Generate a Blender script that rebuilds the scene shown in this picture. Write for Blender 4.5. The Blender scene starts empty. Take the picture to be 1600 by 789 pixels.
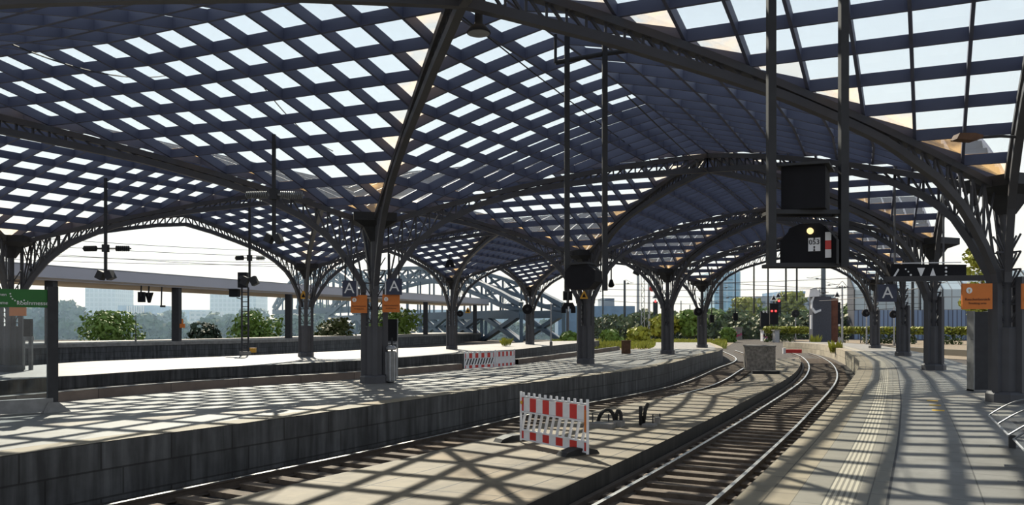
import bpy, math, random
from mathutils import Vector, Matrix
random.seed(7)
PI = math.pi
SC = bpy.context.scene
COL = SC.collection
F, H, HZ = 1250.0, 1.88, 507.0          # focal length in photo pixels, eye height, horizon row

def W(px, py, z=0.0):                   # ground point seen at a photo pixel, on the level z
    Y = (H - z) * F / (py - HZ)
    return Vector(((px - 800) / F * Y, Y, z))
def D(px, py, Y):                       # point seen at a photo pixel, at the depth Y
    return Vector(((px - 800) / F * Y, Y, H + (HZ - py) / F * Y))

# ------------------------------------------------------------------ materials
def nodes(name):
    m = bpy.data.materials.new(name); m.use_nodes = True
    nt = m.node_tree; b = nt.nodes['Principled BSDF']
    return m, nt, b
def mat(name, col, rough=0.6, metal=0.0, var=0.18, scale=6.0, bump=0.0, bscale=40.0, emit=None):
    m, nt, b = nodes(name)
    tc = nt.nodes.new('ShaderNodeTexCoord')
    n = nt.nodes.new('ShaderNodeTexNoise'); n.inputs['Scale'].default_value = scale; n.inputs['Detail'].default_value = 6
    nt.links.new(tc.outputs['Object'], n.inputs['Vector'])
    r = nt.nodes.new('ShaderNodeValToRGB')
    r.color_ramp.elements[0].position = .3; r.color_ramp.elements[1].position = .7
    r.color_ramp.elements[0].color = tuple(c * (1 - var) for c in col) + (1,)
    r.color_ramp.elements[1].color = tuple(min(1, c * (1 + var)) for c in col) + (1,)
    nt.links.new(n.outputs['Fac'], r.inputs['Fac'])
    nt.links.new(r.outputs['Color'], b.inputs['Base Color'])
    b.inputs['Roughness'].default_value = rough; b.inputs['Metallic'].default_value = metal
    if bump:
        n2 = nt.nodes.new('ShaderNodeTexNoise'); n2.inputs['Scale'].default_value = bscale
        nt.links.new(tc.outputs['Object'], n2.inputs['Vector'])
        bp = nt.nodes.new('ShaderNodeBump'); bp.inputs['Strength'].default_value = bump; bp.inputs['Distance'].default_value = .05
        nt.links.new(n2.outputs['Fac'], bp.inputs['Height']); nt.links.new(bp.outputs['Normal'], b.inputs['Normal'])
    if emit:
        b.inputs['Emission Color'].default_value = emit[0] + (1,); b.inputs['Emission Strength'].default_value = emit[1]
    return m
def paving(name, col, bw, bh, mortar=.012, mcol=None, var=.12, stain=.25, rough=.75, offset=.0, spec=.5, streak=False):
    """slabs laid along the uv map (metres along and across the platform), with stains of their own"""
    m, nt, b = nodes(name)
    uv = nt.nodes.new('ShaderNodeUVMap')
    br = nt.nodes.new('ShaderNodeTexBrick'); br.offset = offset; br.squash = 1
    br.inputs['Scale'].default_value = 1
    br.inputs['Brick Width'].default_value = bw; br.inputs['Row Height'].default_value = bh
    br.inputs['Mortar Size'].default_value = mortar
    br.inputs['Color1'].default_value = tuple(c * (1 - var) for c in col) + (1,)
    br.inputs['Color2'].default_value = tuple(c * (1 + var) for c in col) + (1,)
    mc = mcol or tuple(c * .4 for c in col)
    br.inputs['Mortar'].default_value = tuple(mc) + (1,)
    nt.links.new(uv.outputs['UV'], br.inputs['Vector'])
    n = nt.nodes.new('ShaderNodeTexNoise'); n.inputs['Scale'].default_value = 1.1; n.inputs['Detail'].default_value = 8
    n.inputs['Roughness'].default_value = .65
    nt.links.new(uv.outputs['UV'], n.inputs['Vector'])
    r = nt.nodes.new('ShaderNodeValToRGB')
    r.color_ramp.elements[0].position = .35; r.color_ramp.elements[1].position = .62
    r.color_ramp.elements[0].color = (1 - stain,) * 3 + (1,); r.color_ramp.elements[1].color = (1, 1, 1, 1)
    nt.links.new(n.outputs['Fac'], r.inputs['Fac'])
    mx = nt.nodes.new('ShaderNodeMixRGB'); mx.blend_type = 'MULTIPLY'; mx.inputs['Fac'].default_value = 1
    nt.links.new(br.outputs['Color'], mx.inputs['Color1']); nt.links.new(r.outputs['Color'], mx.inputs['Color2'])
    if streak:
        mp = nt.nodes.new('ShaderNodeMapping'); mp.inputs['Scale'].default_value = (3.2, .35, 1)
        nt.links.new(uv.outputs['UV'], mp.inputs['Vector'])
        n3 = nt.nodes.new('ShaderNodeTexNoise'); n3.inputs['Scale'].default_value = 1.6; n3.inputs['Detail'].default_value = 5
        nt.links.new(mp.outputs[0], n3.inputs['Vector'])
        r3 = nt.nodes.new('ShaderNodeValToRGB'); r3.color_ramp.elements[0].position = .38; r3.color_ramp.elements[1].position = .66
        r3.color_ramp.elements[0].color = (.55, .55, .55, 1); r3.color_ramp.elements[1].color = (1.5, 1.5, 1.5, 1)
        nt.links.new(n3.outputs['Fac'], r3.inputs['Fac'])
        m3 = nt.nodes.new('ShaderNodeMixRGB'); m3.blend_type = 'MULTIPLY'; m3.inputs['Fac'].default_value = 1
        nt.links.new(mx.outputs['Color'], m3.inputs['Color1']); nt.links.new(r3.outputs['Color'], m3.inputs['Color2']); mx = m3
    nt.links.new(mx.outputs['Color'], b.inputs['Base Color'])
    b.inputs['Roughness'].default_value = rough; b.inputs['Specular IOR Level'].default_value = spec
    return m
def glassmat(name, tint, white, gloss=.06, stain=None):
    m, nt, b = nodes(name); nt.nodes.remove(b)
    out = nt.nodes['Material Output']
    t = nt.nodes.new('ShaderNodeBsdfTransparent'); t.inputs['Color'].default_value = tint + (1,)
    tl = nt.nodes.new('ShaderNodeBsdfTranslucent'); tl.inputs['Color'].default_value = (.8, .82, .82, 1)
    g = nt.nodes.new('ShaderNodeBsdfGlossy'); g.inputs['Roughness'].default_value = .05
    a = nt.nodes.new('ShaderNodeMixShader'); a.inputs['Fac'].default_value = white
    c = nt.nodes.new('ShaderNodeMixShader'); c.inputs['Fac'].default_value = gloss
    nt.links.new(t.outputs[0], a.inputs[1]); nt.links.new(tl.outputs[0], a.inputs[2])
    nt.links.new(a.outputs[0], c.inputs[1]); nt.links.new(g.outputs[0], c.inputs[2])
    if stain:
        tl.inputs['Color'].default_value = stain + (1,)
        tc = nt.nodes.new('ShaderNodeTexCoord')
        n = nt.nodes.new('ShaderNodeTexNoise'); n.inputs['Scale'].default_value = 1.3; n.inputs['Detail'].default_value = 5
        nt.links.new(tc.outputs['Object'], n.inputs['Vector'])
        r = nt.nodes.new('ShaderNodeValToRGB')
        r.color_ramp.elements[0].position = .42; r.color_ramp.elements[1].position = .62
        r.color_ramp.elements[0].color = (.04,) * 3 + (1,); r.color_ramp.elements[1].color = (.32,) * 3 + (1,)
        nt.links.new(n.outputs['Fac'], r.inputs['Fac']); nt.links.new(r.outputs['Color'], a.inputs['Fac'])
    nt.links.new(c.outputs[0], out.inputs['Surface'])
    return m
def facade(name, wall, win, bw, bh, mortar, rough=.5):
    """window grid of a far building, from its uv map in metres"""
    m, nt, b = nodes(name)
    uv = nt.nodes.new('ShaderNodeUVMap')
    br = nt.nodes.new('ShaderNodeTexBrick'); br.offset = 0; br.squash = 1
    br.inputs['Scale'].default_value = 1; br.inputs['Brick Width'].default_value = bw; br.inputs['Row Height'].default_value = bh
    br.inputs['Mortar Size'].default_value = mortar; br.inputs['Mortar Smooth'].default_value = 0
    br.inputs['Color1'].default_value = win + (1,); br.inputs['Color2'].default_value = tuple(c * 1.25 for c in win) + (1,)
    br.inputs['Mortar'].default_value = wall + (1,)
    nt.links.new(uv.outputs['UV'], br.inputs['Vector']); nt.links.new(br.outputs['Color'], b.inputs['Base Color'])
    b.inputs['Roughness'].default_value = rough
    return m
def ribmat(name, c1, c2, pitch):
    """stripes across the uv map (used for the ribbed guide paving)"""
    m, nt, b = nodes(name)
    uv = nt.nodes.new('ShaderNodeUVMap'); s = nt.nodes.new('ShaderNodeSeparateXYZ')
    nt.links.new(uv.outputs['UV'], s.inputs[0])
    f = nt.nodes.new('ShaderNodeMath'); f.operation = 'DIVIDE'; f.inputs[1].default_value = pitch
    fr = nt.nodes.new('ShaderNodeMath'); fr.operation = 'FRACT'
    gt = nt.nodes.new('ShaderNodeMath'); gt.operation = 'GREATER_THAN'; gt.inputs[1].default_value = .45
    nt.links.new(s.outputs['Y'], f.inputs[0]); nt.links.new(f.outputs[0], fr.inputs[0]); nt.links.new(fr.outputs[0], gt.inputs[0])
    mx = nt.nodes.new('ShaderNodeMixRGB'); mx.inputs['Color1'].default_value = c1 + (1,); mx.inputs['Color2'].default_value = c2 + (1,)
    nt.links.new(gt.outputs[0], mx.inputs['Fac']); nt.links.new(mx.outputs[0], b.inputs['Base Color'])
    b.inputs['Roughness'].default_value = .8
    return m

STEEL = (.056, .057, .066)
M = dict(
    steel=mat('painted_steel', STEEL, .55, var=.15, scale=1.5),
    steel_roof=mat('roof_steel', (.085, .096, .155), .65, var=.12, scale=.8),
    steel_dark=mat('dark_steel', (.024, .025, .029), .7),
    black=mat('black_casing', (.006, .006, .009), .95),
    glass=glassmat('roof_glass', (.90, .945, .955), .04),
    rust=glassmat('stained_glass', (.93, .92, .87), .3, stain=(.95, .62, .28)),
    pane=glassmat('screen_glass', (.80, .84, .87), .006, .03),
    rail=mat('rail_steel', (.9, .9, .88), .3, 1.0, var=.1),
    railside=mat('rusty_rail', (.06, .045, .035), .8),
    sleeper=mat('sleeper', (.12, .09, .066), .9, var=.35, scale=5, bump=.3),
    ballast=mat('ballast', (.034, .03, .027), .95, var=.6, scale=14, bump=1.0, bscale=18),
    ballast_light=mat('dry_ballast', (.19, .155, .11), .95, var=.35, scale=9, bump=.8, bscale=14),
    terrain=mat('rough_ground', (.035, .05, .03), .95, var=.4, scale=.4),
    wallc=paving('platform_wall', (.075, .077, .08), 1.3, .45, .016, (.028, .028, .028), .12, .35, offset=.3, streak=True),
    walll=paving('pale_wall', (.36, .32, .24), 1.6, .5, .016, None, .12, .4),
    plat=paving('platform_slabs', (.215, .21, .195), .9, .9, .008, None, .05, .3, .6, spec=.3),
    plat_edge=paving('edge_slabs', (.24, .20, .135), 1.2, .6, .012, None, .12, .3),
    low=paving('worn_slabs', (.205, .165, .108), 2.4, 1.1, .016, (.03, .026, .02), .12, .5),
    walk=paving('walkway_slabs', (.20, .185, .15), .8, .43, .008, None, .05, .2, .6),
    cop=paving('coping_slabs', (.24, .20, .135), 1.0, .285, .01, None, .1, .25),
    tact=ribmat('ribbed_strip', (.15, .138, .11), (.36, .33, .26), .06),
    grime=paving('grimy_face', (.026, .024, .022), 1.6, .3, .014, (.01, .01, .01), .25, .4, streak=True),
    kerb=paving('kerb_face', (.20, .155, .13), 2.2, .6, .012, None, .15, .3),
    white=mat('white_plastic', (.72, .72, .74), .5, var=.05),
    whitesteel=mat('pale_fascia', (.42, .42, .47), .5, var=.05, scale=.3),
    soffit=mat('beige_soffit', (.55, .43, .30), .7, var=.08, scale=.5),
    concrete=mat('concrete', (.22, .21, .195), .85, var=.25, scale=3, bump=.2),
    blockc=mat('old_concrete', (.21, .19, .165), .9, var=.45, scale=7, bump=.5, bscale=12),
    red=mat('signal_red', (.55, .025, .02), .45, var=.08),
    orange=mat('orange_sign', (.60, .16, .015), .5, var=.05),
    amber=mat('amber_plate', (.65, .33, .02), .5),
    blue=mat('navy_sign', (.010, .018, .055), .4),
    green=mat('green_sign', (.012, .13, .018), .5, var=.05),
    letter=mat('white_lettering', (.75, .75, .76), .5, var=.02),
    dletter=mat('dark_lettering', (.16, .045, .01), .5, var=.02),
    grey=mat('grey_metal', (.20, .205, .21), .4, .5),
    galv=mat('galvanised', (.34, .35, .37), .45, .4),
    brown=mat('rusty_box', (.11, .055, .03), .8, var=.3),
    rubber=mat('black_rubber', (.014, .014, .014), .7),
    lamp_on=mat('lit_lamp', (.8, .7, .4), .4, emit=((1.0, .72, .3), 1.2)),
    red_on=mat('lit_red', (.6, .02, .02), .4, emit=((1.0, .05, .05), 3.0)),
    yellow=mat('yellow_paint', (.62, .38, .04), .7),
    leafa=mat('leaf_green', (.13, .21, .035), .7, var=.35, scale=.8),
    leafb=mat('leaf_dark', (.022, .045, .02), .7, var=.35, scale=.8),
    leafc=mat('leaf_yellow', (.30, .31, .04), .7, var=.35, scale=.8),
    leafe=mat('leaf_olive', (.075, .10, .025), .7, var=.45, scale=.25),
    leafd=mat('leaf_far', (.07, .12, .05), .8, var=.3, scale=.3),
    bark=mat('bark', (.09, .065, .045), .9),
    bridge=mat('bridge_steel', (.07, .11, .155), .6, var=.1, scale=.2),
    towera=facade('tower_grid', (.22, .25, .30), (.08, .11, .16), 3.4, 3.6, .55),
    office=facade('office_bands', (.26, .28, .30), (.07, .09, .13), 4.0, 3.2, .8),
    bluetower=facade('blue_glass', (.22, .38, .5), (.10, .26, .40), 2.4, 3.4, .25, .2),
    brick=mat('red_brick', (.13, .052, .034), .9, var=.25, scale=2),
    slate=mat('dark_cladding', (.05, .055, .075), .6),
    bluewall=mat('blue_wall', (.16, .27, .42), .7, var=.2, scale=.4),
    hallglass=facade('hall_glass', (.28, .30, .31), (.42, .50, .54), 1.9, 2.4, .10, .15),
    hallblue=facade('hall_blue', (.06, .08, .13), (.17, .24, .37), .75, 9, .10, .4),
    pinkpaint=mat('pink_paint', (.55, .04, .16), .7),
)
# ------------------------------------------------------------------ mesh builder
ORIG = {}
class MB:
    def __init__(s): s.v = []; s.f = []; s.mi = []; s.uv = []; s.m = 0
    def face(s, pts, uv=None):
        i = len(s.v); s.v += [tuple(p) for p in pts]; s.f.append(tuple(range(i, i + len(pts)))); s.mi.append(s.m); s.uv.append(uv)
    def add(s, vs, fs, uvs=None):
        i = len(s.v); s.v += [tuple(p) for p in vs]
        for k, f in enumerate(fs):
            s.f.append(tuple(i + j for j in f)); s.mi.append(s.m); s.uv.append(uvs[k] if uvs else None)
        return s
    BOXF = [(0, 3, 2, 1), (4, 5, 6, 7), (0, 1, 5, 4), (1, 2, 6, 5), (2, 3, 7, 6), (3, 0, 4, 7)]
    def box(s, c, size, rz=0.0, mtx=None):
        x, y, z = size[0] / 2, size[1] / 2, size[2] / 2
        vs = [Vector(p) for p in ((-x, -y, -z), (x, -y, -z), (x, y, -z), (-x, y, -z), (-x, -y, z), (x, -y, z), (x, y, z), (-x, y, z))]
        R = mtx if mtx else Matrix.Rotation(rz, 3, 'Z')
        return s.add([R @ p + Vector(c) for p in vs], s.BOXF)
    def bar(s, a, b, w, h=None, up=(0, 0, 1)):
        a, b = Vector(a), Vector(b); h = h or w
        d = (b - a)
        if d.length < 1e-6: return s
        d.normalize(); u = Vector(up)
        if abs(d.dot(u)) > .98: u = Vector((1, 0, 0)) if abs(d.x) < .9 else Vector((0, 1, 0))
        x = d.cross(u).normalized() * (w / 2); y = x.cross(d).normalized() * (h / 2)
        return s.add([a - x - y, a + x - y, a + x + y, a - x + y, b - x - y, b + x - y, b + x + y, b - x + y], s.BOXF)
    def sweep(s, pts, prof, closed=True, caps=True, uvl=False):
        """profile (right, up) swept along points, kept upright; uv = metres along / around"""
        pts = [Vector(p) for p in pts]; n = len(prof); rings = []; acc = [0.0]
        for i, p in enumerate(pts):
            t = pts[min(i + 1, len(pts) - 1)] - pts[max(i - 1, 0)]
            if i: acc.append(acc[-1] + (p - pts[i - 1]).length)
            t.normalize(); r = t.cross(Vector((0, 0, 1)))
            r = r.normalized() if r.length > 1e-4 else Vector((1, 0, 0))
            u = r.cross(t)
            rings.append([p + r * a + u * b for a, b in prof])
        per = [0.0]
        for k in range(n): per.append(per[-1] + math.hypot(prof[(k + 1) % n][0] - prof[k][0], prof[(k + 1) % n][1] - prof[k][1]))
        vs = [q for rg in rings for q in rg]; fs = []; uvs = []
        for i in range(len(pts) - 1):
            for k in range(n if closed else n - 1):
                k2 = (k + 1) % n
                fs.append((i * n + k, (i + 1) * n + k, (i + 1) * n + k2, i * n + k2))
                uvs.append([(acc[i], per[k]), (acc[i + 1], per[k]), (acc[i + 1], per[k + 1]), (acc[i], per[k + 1])])
        if closed and caps:
            fs.append(tuple(range(n))); uvs.append(None)
            fs.append(tuple((len(pts) - 1) * n + k for k in reversed(range(n)))); uvs.append(None)
        return s.add(vs, fs, uvs)
    def tube(s, pts, r, n=8):
        return s.sweep(pts, [(r * math.cos(2 * PI * k / n), r * math.sin(2 * PI * k / n)) for k in range(n)])
    def cyl(s, a, b, r0, r1=None, n=12):
        a, b = Vector(a), Vector(b); r1 = r0 if r1 is None else r1
        d = (b - a).normalized(); u = Vector((1, 0, 0)) if abs(d.z) > .9 else Vector((0, 0, 1))
        x = d.cross(u).normalized(); y = d.cross(x)
        vs = []
        for p, r in ((a, r0), (b, r1)):
            vs += [p + (x * math.cos(2 * PI * k / n) + y * math.sin(2 * PI * k / n)) * r for k in range(n)]
        fs = [(k, (k + 1) % n, n + (k + 1) % n, n + k) for k in range(n)] + [tuple(reversed(range(n))), tuple(range(n, 2 * n))]
        return s.add(vs, fs)
    def lathe(s, prof, c=(0, 0, 0), n=20):
        c = Vector(c); vs = []
        for r, z in prof: vs += [c + Vector((r * math.cos(2 * PI * k / n), r * math.sin(2 * PI * k / n), z)) for k in range(n)]
        fs = []
        for i in range(len(prof) - 1):
            for k in range(n): fs.append((i * n + k, i * n + (k + 1) % n, (i + 1) * n + (k + 1) % n, (i + 1) * n + k))
        fs.append(tuple(reversed(range(n)))); fs.append(tuple((len(prof) - 1) * n + k for k in range(n)))
        return s.add(vs, fs)
    def plate(s, poly, o, ax, ay, th):
        """polygon (a,b) in the plane o + a*ax + b*ay, thickness th backwards"""
        o, ax, ay = Vector(o), Vector(ax), Vector(ay); nrm = ax.cross(ay).normalized()
        n = len(poly)
        fr = [o + ax * a + ay * b for a, b in poly]
        vs = fr + [p - nrm * th for p in fr]
        fs = [tuple(range(n)), tuple(reversed(range(n, 2 * n)))] + [(k, n + k, n + (k + 1) % n, (k + 1) % n) for k in range(n)]
        return s.add(vs, fs)
    def build(s, name, mats, parent=None, smooth=False):
        if not isinstance(mats, (list, tuple)): mats = [mats]
        me = bpy.data.meshes.new(name)
        o = bpy.data.objects.new(name, me); COL.objects.link(o)
        off = Vector((0, 0, 0))
        if parent is not None:
            o.parent = parent; off = ORIG.get(parent.name, off)
        ORIG[o.name] = off
        me.from_pydata([Vector(p) - off for p in s.v], [], s.f)
        for m in mats: me.materials.append(m)
        for p, k in zip(me.polygons, s.mi): p.material_index = k
        if any(s.uv):
            L = me.uv_layers.new(name='UVMap')
            for p, q in zip(me.polygons, s.uv):
                if q:
                    for li, c in zip(p.loop_indices, q): L.data[li].uv = c
        if smooth:
            for p in me.polygons: p.use_smooth = True
        me.update()
        return o

def tag(o, label, cat, group=None, kind=None):
    if label: o['label'] = label
    if cat: o['category'] = cat
    if group: o['group'] = group
    if kind: o['kind'] = kind
    return o
def thing(name, label, cat, loc=(0, 0, 0), group=None):
    o = bpy.data.objects.new(name, None); COL.objects.link(o); o.location = loc; o.empty_display_size = .3
    ORIG[o.name] = Vector(loc)
    return tag(o, label, cat, group)
def struct(o, label=None):
    o['kind'] = 'structure'
    if label: o['label'] = label
    return o
KIDS = {}
def copy_tree(o, parent=None):
    c = o.copy(); COL.objects.link(c)
    if parent is not None: c.parent = parent
    for ch in o.children: copy_tree(ch, c)
    return c
def place(proto, loc, rz, label=None, group=None, first=False, sc=None):
    o = proto if first else copy_tree(proto)
    o.location = loc; o.rotation_euler = (0, 0, rz)
    if sc: o.scale = (sc,) * 3
    if label: o['label'] = label
    if group: o['group'] = group
    return o
def text(name, s, size, o, ax, ay, m, parent, align='CENTER', ext=.004):
    """raised lettering, mesh, in the plane o + a*ax + b*ay"""
    cu = bpy.data.curves.new(name, 'FONT'); cu.body = s; cu.size = size; cu.align_x = align; cu.align_y = 'CENTER'; cu.extrude = ext
    tmp = bpy.data.objects.new(name + '_tmp', cu); COL.objects.link(tmp)
    dg = bpy.context.evaluated_depsgraph_get()
    me = bpy.data.meshes.new_from_object(tmp.evaluated_get(dg))
    COL.objects.unlink(tmp); bpy.data.objects.remove(tmp); bpy.data.curves.remove(cu)
    ax, ay = Vector(ax).normalized(), Vector(ay).normalized(); n = ax.cross(ay)
    off = ORIG.get(parent.name, Vector((0, 0, 0)))
    for v in me.vertices: v.co = Vector(o) + ax * v.co.x + ay * v.co.y + n * (v.co.z + ext) - off
    me.name = name; me.materials.clear(); me.materials.append(m)
    ob = bpy.data.objects.new(name, me); COL.objects.link(ob); ob.parent = parent; ORIG[ob.name] = off
    return ob

# ------------------------------------------------------------------ plan curves
def resample(pts, step=1.0, smooth=3):
    pts = [Vector((p[0], p[1], 0)) for p in pts]
    out = []
    P = [pts[0] * 2 - pts[1]] + pts + [pts[-1] * 2 - pts[-2]]
    for i in range(1, len(P) - 2):
        for k in range(12):
            t = k / 12; a, b, c, d = P[i - 1], P[i], P[i + 1], P[i + 2]
            out.append(.5 * ((2 * b) + (c - a) * t + (2 * a - 5 * b + 4 * c - d) * t * t + (3 * b - a - 3 * c + d) * t ** 3))
    out.append(pts[-1])
    def even(q, st):
        r = [q[0]]; acc = 0
        for i in range(1, len(q)):
            seg = (q[i] - q[i - 1]).length; pos = 0
            while acc + seg - pos >= st:
                pos += st - acc; acc = 0
                r.append(q[i - 1].lerp(q[i], pos / seg) if seg else q[i])
            acc += seg - pos
        return r
    r = even(out, step)
    for _ in range(smooth):
        r = [r[0]] + [(r[i - 1] + r[i] * 2 + r[i + 1]) / 4 for i in range(1, len(r) - 1)] + [r[-1]]
    return even(r, step)
def offset(c, d, y0=-1e9, y1=1e9):
    """curve moved d metres to its right; d may be a function of Y"""
    out = []
    for i, p in enumerate(c):
        t = c[min(i + 1, len(c) - 1)] - c[max(i - 1, 0)]; t.normalize()
        dd = d(p.y) if callable(d) else d
        q = p + Vector((t.y, -t.x, 0)) * dd
        if y0 <= p.y <= y1: out.append(q)
    return out
def at(c, z): return [Vector((p.x, p.y, z)) for p in c]
def ribbon(mb, a, b, za, zb=None, v0=0.0, flip=False):
    """strip between two curves of equal length, uv in metres"""
    zb = za if zb is None else zb; acc = 0
    n = min(len(a), len(b))
    for i in range(n - 1):
        l = (a[i + 1] - a[i]).length
        p = [Vector((a[i].x, a[i].y, za)), Vector((b[i].x, b[i].y, zb)), Vector((b[i + 1].x, b[i + 1].y, zb)), Vector((a[i + 1].x, a[i + 1].y, za))]
        w0, w1 = (p[1] - p[0]).length, (p[2] - p[3]).length
        uv = [(acc, v0), (acc, v0 + w0), (acc + l, v0 + w1), (acc + l, v0)]
        if flip: p.reverse(); uv.reverse()
        mb.face(p, uv); acc += l

RE = resample([(-7.3, -10.5), (-2.2, -.5)] + [tuple(W(x, y).xy) for x, y in ((1138, 789), (1210, 720), (1257, 676), (1320, 606), (1342, 566), (1318, 547.6), (1278, 538), (1217, 534))], 1.0, 6)
ME = resample([(-14.5, -6.0), (-10.9, 2.5)] + [tuple(W(x, y).xy) for x, y in ((0, 712), (400, 658.7), (690, 618), (800, 601), (1015, 574), (1093, 555), (1130, 544.5), (1108, 534.5))], 1.0, 6)
MF = resample([(-20.5, -4), (-16.2, 7)] + [tuple(W(x, y).xy) for x, y in ((0, 637), (90, 628), (232, 614), (400, 602), (565, 592), (719, 577), (804, 570), (972, 546))], 1.0, 6)
LE = resample([(-27, 4)] + [tuple(W(x, y).xy) for x, y in ((0, 595), (90, 589), (261, 577), (400, 571), (562, 563), (721, 552), (806, 546), (939, 532))], 1.0, 6)
LF = resample([(-38, 8)] + [tuple(W(x, y).xy) for x, y in ((0, 574), (100, 566), (400, 555), (560, 547), (720, 540), (860, 533))], 1.0, 6)
ZR, ZS, ZG = -.78, -.58, -.98            # rail head, low walkway, ballast
RC = offset(RE, -1.75); MC = offset(ME, 1.75)

# ------------------------------------------------------------------ ground and platforms
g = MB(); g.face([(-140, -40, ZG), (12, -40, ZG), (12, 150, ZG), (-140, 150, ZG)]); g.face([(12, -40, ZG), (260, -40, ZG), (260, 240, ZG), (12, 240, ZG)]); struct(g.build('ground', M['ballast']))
g = MB(); g.face([(-900, 130, -8), (900, 130, -8), (900, 1500, -8), (-900, 1500, -8)]); struct(g.build('land', M['terrain']))

def upto(c, y): return [p for p in c if p.y <= y]
# right platform
pl = MB()
bands = [(0, .57, 'cop'), (.57, .87, 'walk'), (.87, 1.17, 'tact'), (1.17, 1.46, 'walk')]
rfo = lambda y: 7.2 if y < 18 else (7.2 - (y - 18) * .13 if y < 38 else 4.6)
keys = ['cop', 'walk', 'tact', 'plat', 'walll', 'yellow', 'steel_dark']
for a, b, k in bands:
    pl.m = keys.index(k); ribbon(pl, offset(RE, a), offset(RE, b), 0, v0=a)
pl.m = keys.index('steel_dark'); ribbon(pl, offset(RE, 1.46), offset(RE, 1.485), 0)
pl.m = keys.index('plat'); ribbon(pl, offset(RE, 1.485), offset(RE, rfo), 0)
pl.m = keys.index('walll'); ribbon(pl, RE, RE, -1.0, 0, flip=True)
ribbon(pl, offset(RE, rfo), offset(RE, rfo), 0, -1.0, flip=True)
o = pl.build('platform', [M[k] for k in keys]); struct(o, 'sunlit paved platform with ribbed guide strip beside the bench')
# service walkway between the two tracks
lo = MB()
la = offset(MC, lambda y: 1.25 if y < 22 else min(1.9, 1.25 + (y - 22) * .05), -20, 58); lb = offset(RC, -1.25, -20, 60)
def pair(a, b, n=90):
    def par(c):
        L = [0.0]
        for i in range(1, len(c)): L.append(L[-1] + (c[i] - c[i - 1]).length)
        out = []
        for k in range(n + 1):
            t = L[-1] * k / n; i = 0
            while i < len(L) - 2 and L[i + 1] < t: i += 1
            out.append(c[i].lerp(c[i + 1], (t - L[i]) / max(1e-6, L[i + 1] - L[i])))
        return out
    return par(a), par(b)
la, lb = pair(la, lb)
lo.m = 0; ribbon(lo, la, lb, ZS)
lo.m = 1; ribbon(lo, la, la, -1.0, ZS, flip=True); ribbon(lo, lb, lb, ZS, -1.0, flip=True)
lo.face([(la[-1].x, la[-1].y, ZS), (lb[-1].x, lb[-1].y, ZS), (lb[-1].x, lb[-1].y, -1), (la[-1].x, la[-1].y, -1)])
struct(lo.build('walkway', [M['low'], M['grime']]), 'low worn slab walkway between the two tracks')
# middle platform
a, b = pair(MF, upto(ME, 66), 90)
pm = MB(); pm.m = 0
e1, e2 = ME, offset(ME, -.55)
ribbon(pm, e2, e1, 0); pm.m = 1
a, b = pair(MF, upto(e2, 68), 90); ribbon(pm, a, b, -.001)
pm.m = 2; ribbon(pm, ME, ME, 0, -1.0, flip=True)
pm.m = 1
far = [p for p in e2 if p.y > 60]
ribbon(pm, offset(far, -5.0), far, -.004)
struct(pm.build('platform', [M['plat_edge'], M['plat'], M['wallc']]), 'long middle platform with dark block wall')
# kerb along its far side (open where the small barriers stand)
def kerb(name, c, h, w, mt):
    k = MB(); k.m = 1; ribbon(k, offset(c, -w), c, h); k.m = 0; ribbon(k, c, c, h, -.01, flip=True)
    ribbon(k, offset(c, -w), offset(c, -w), -1.0, h, flip=True)
    return struct(k.build(name, mt))
gap0, gap1 = W(723, 577).y, W(803, 570).y
kerb('kerb', [p for p in MF if p.y < gap0], .24, .35, [M['kerb'], M['concrete']])
kerb('kerb', [p for p in MF if p.y > gap1], .24, .35, [M['kerb'], M['concrete']])
# next platform
pl2 = MB(); a, b = pair(LF, LE, 90); pl2.m = 0; ribbon(pl2, a, b, 0)
pl2.m = 1; ribbon(pl2, LE, LE, 0, -1.0, flip=True); ribbon(pl2, LF, LF, -1.0, 0, flip=True)
pl2.face([tuple(LE[-1].xy) + (0,), tuple(LE[-1].xy) + (-1,), tuple(LF[-1].xy) + (-1,), tuple(LF[-1].xy) + (0,)])
struct(pl2.build('platform', [M['plat'], M['wallc']]), 'narrow platform with the lattice signal mast')
# platform under the long pale canopy
ZF = .45
FE = resample([tuple(W(x, y, ZF).xy) for x, y in ((-160, 544), (100, 537), (400, 531), (520, 527.5), (660, 522.5), (760, 519.5))], 2.0, 2)
pf = MB(); pf.m = 0; ribbon(pf, offset(FE, -9), offset(FE, -.0), ZF); pf.m = 1; ribbon(pf, FE, FE, ZF - .28, -1.0, flip=True)
pf.m = 2; ribbon(pf, offset(FE, .06), offset(FE, .06), ZF, ZF - .28, flip=True); ribbon(pf, FE, offset(FE, .06), ZF)
struct(pf.build('platform', [M['plat'], M['wallc'], M['concrete']]), 'raised suburban platform under the long pale canopy')

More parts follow.
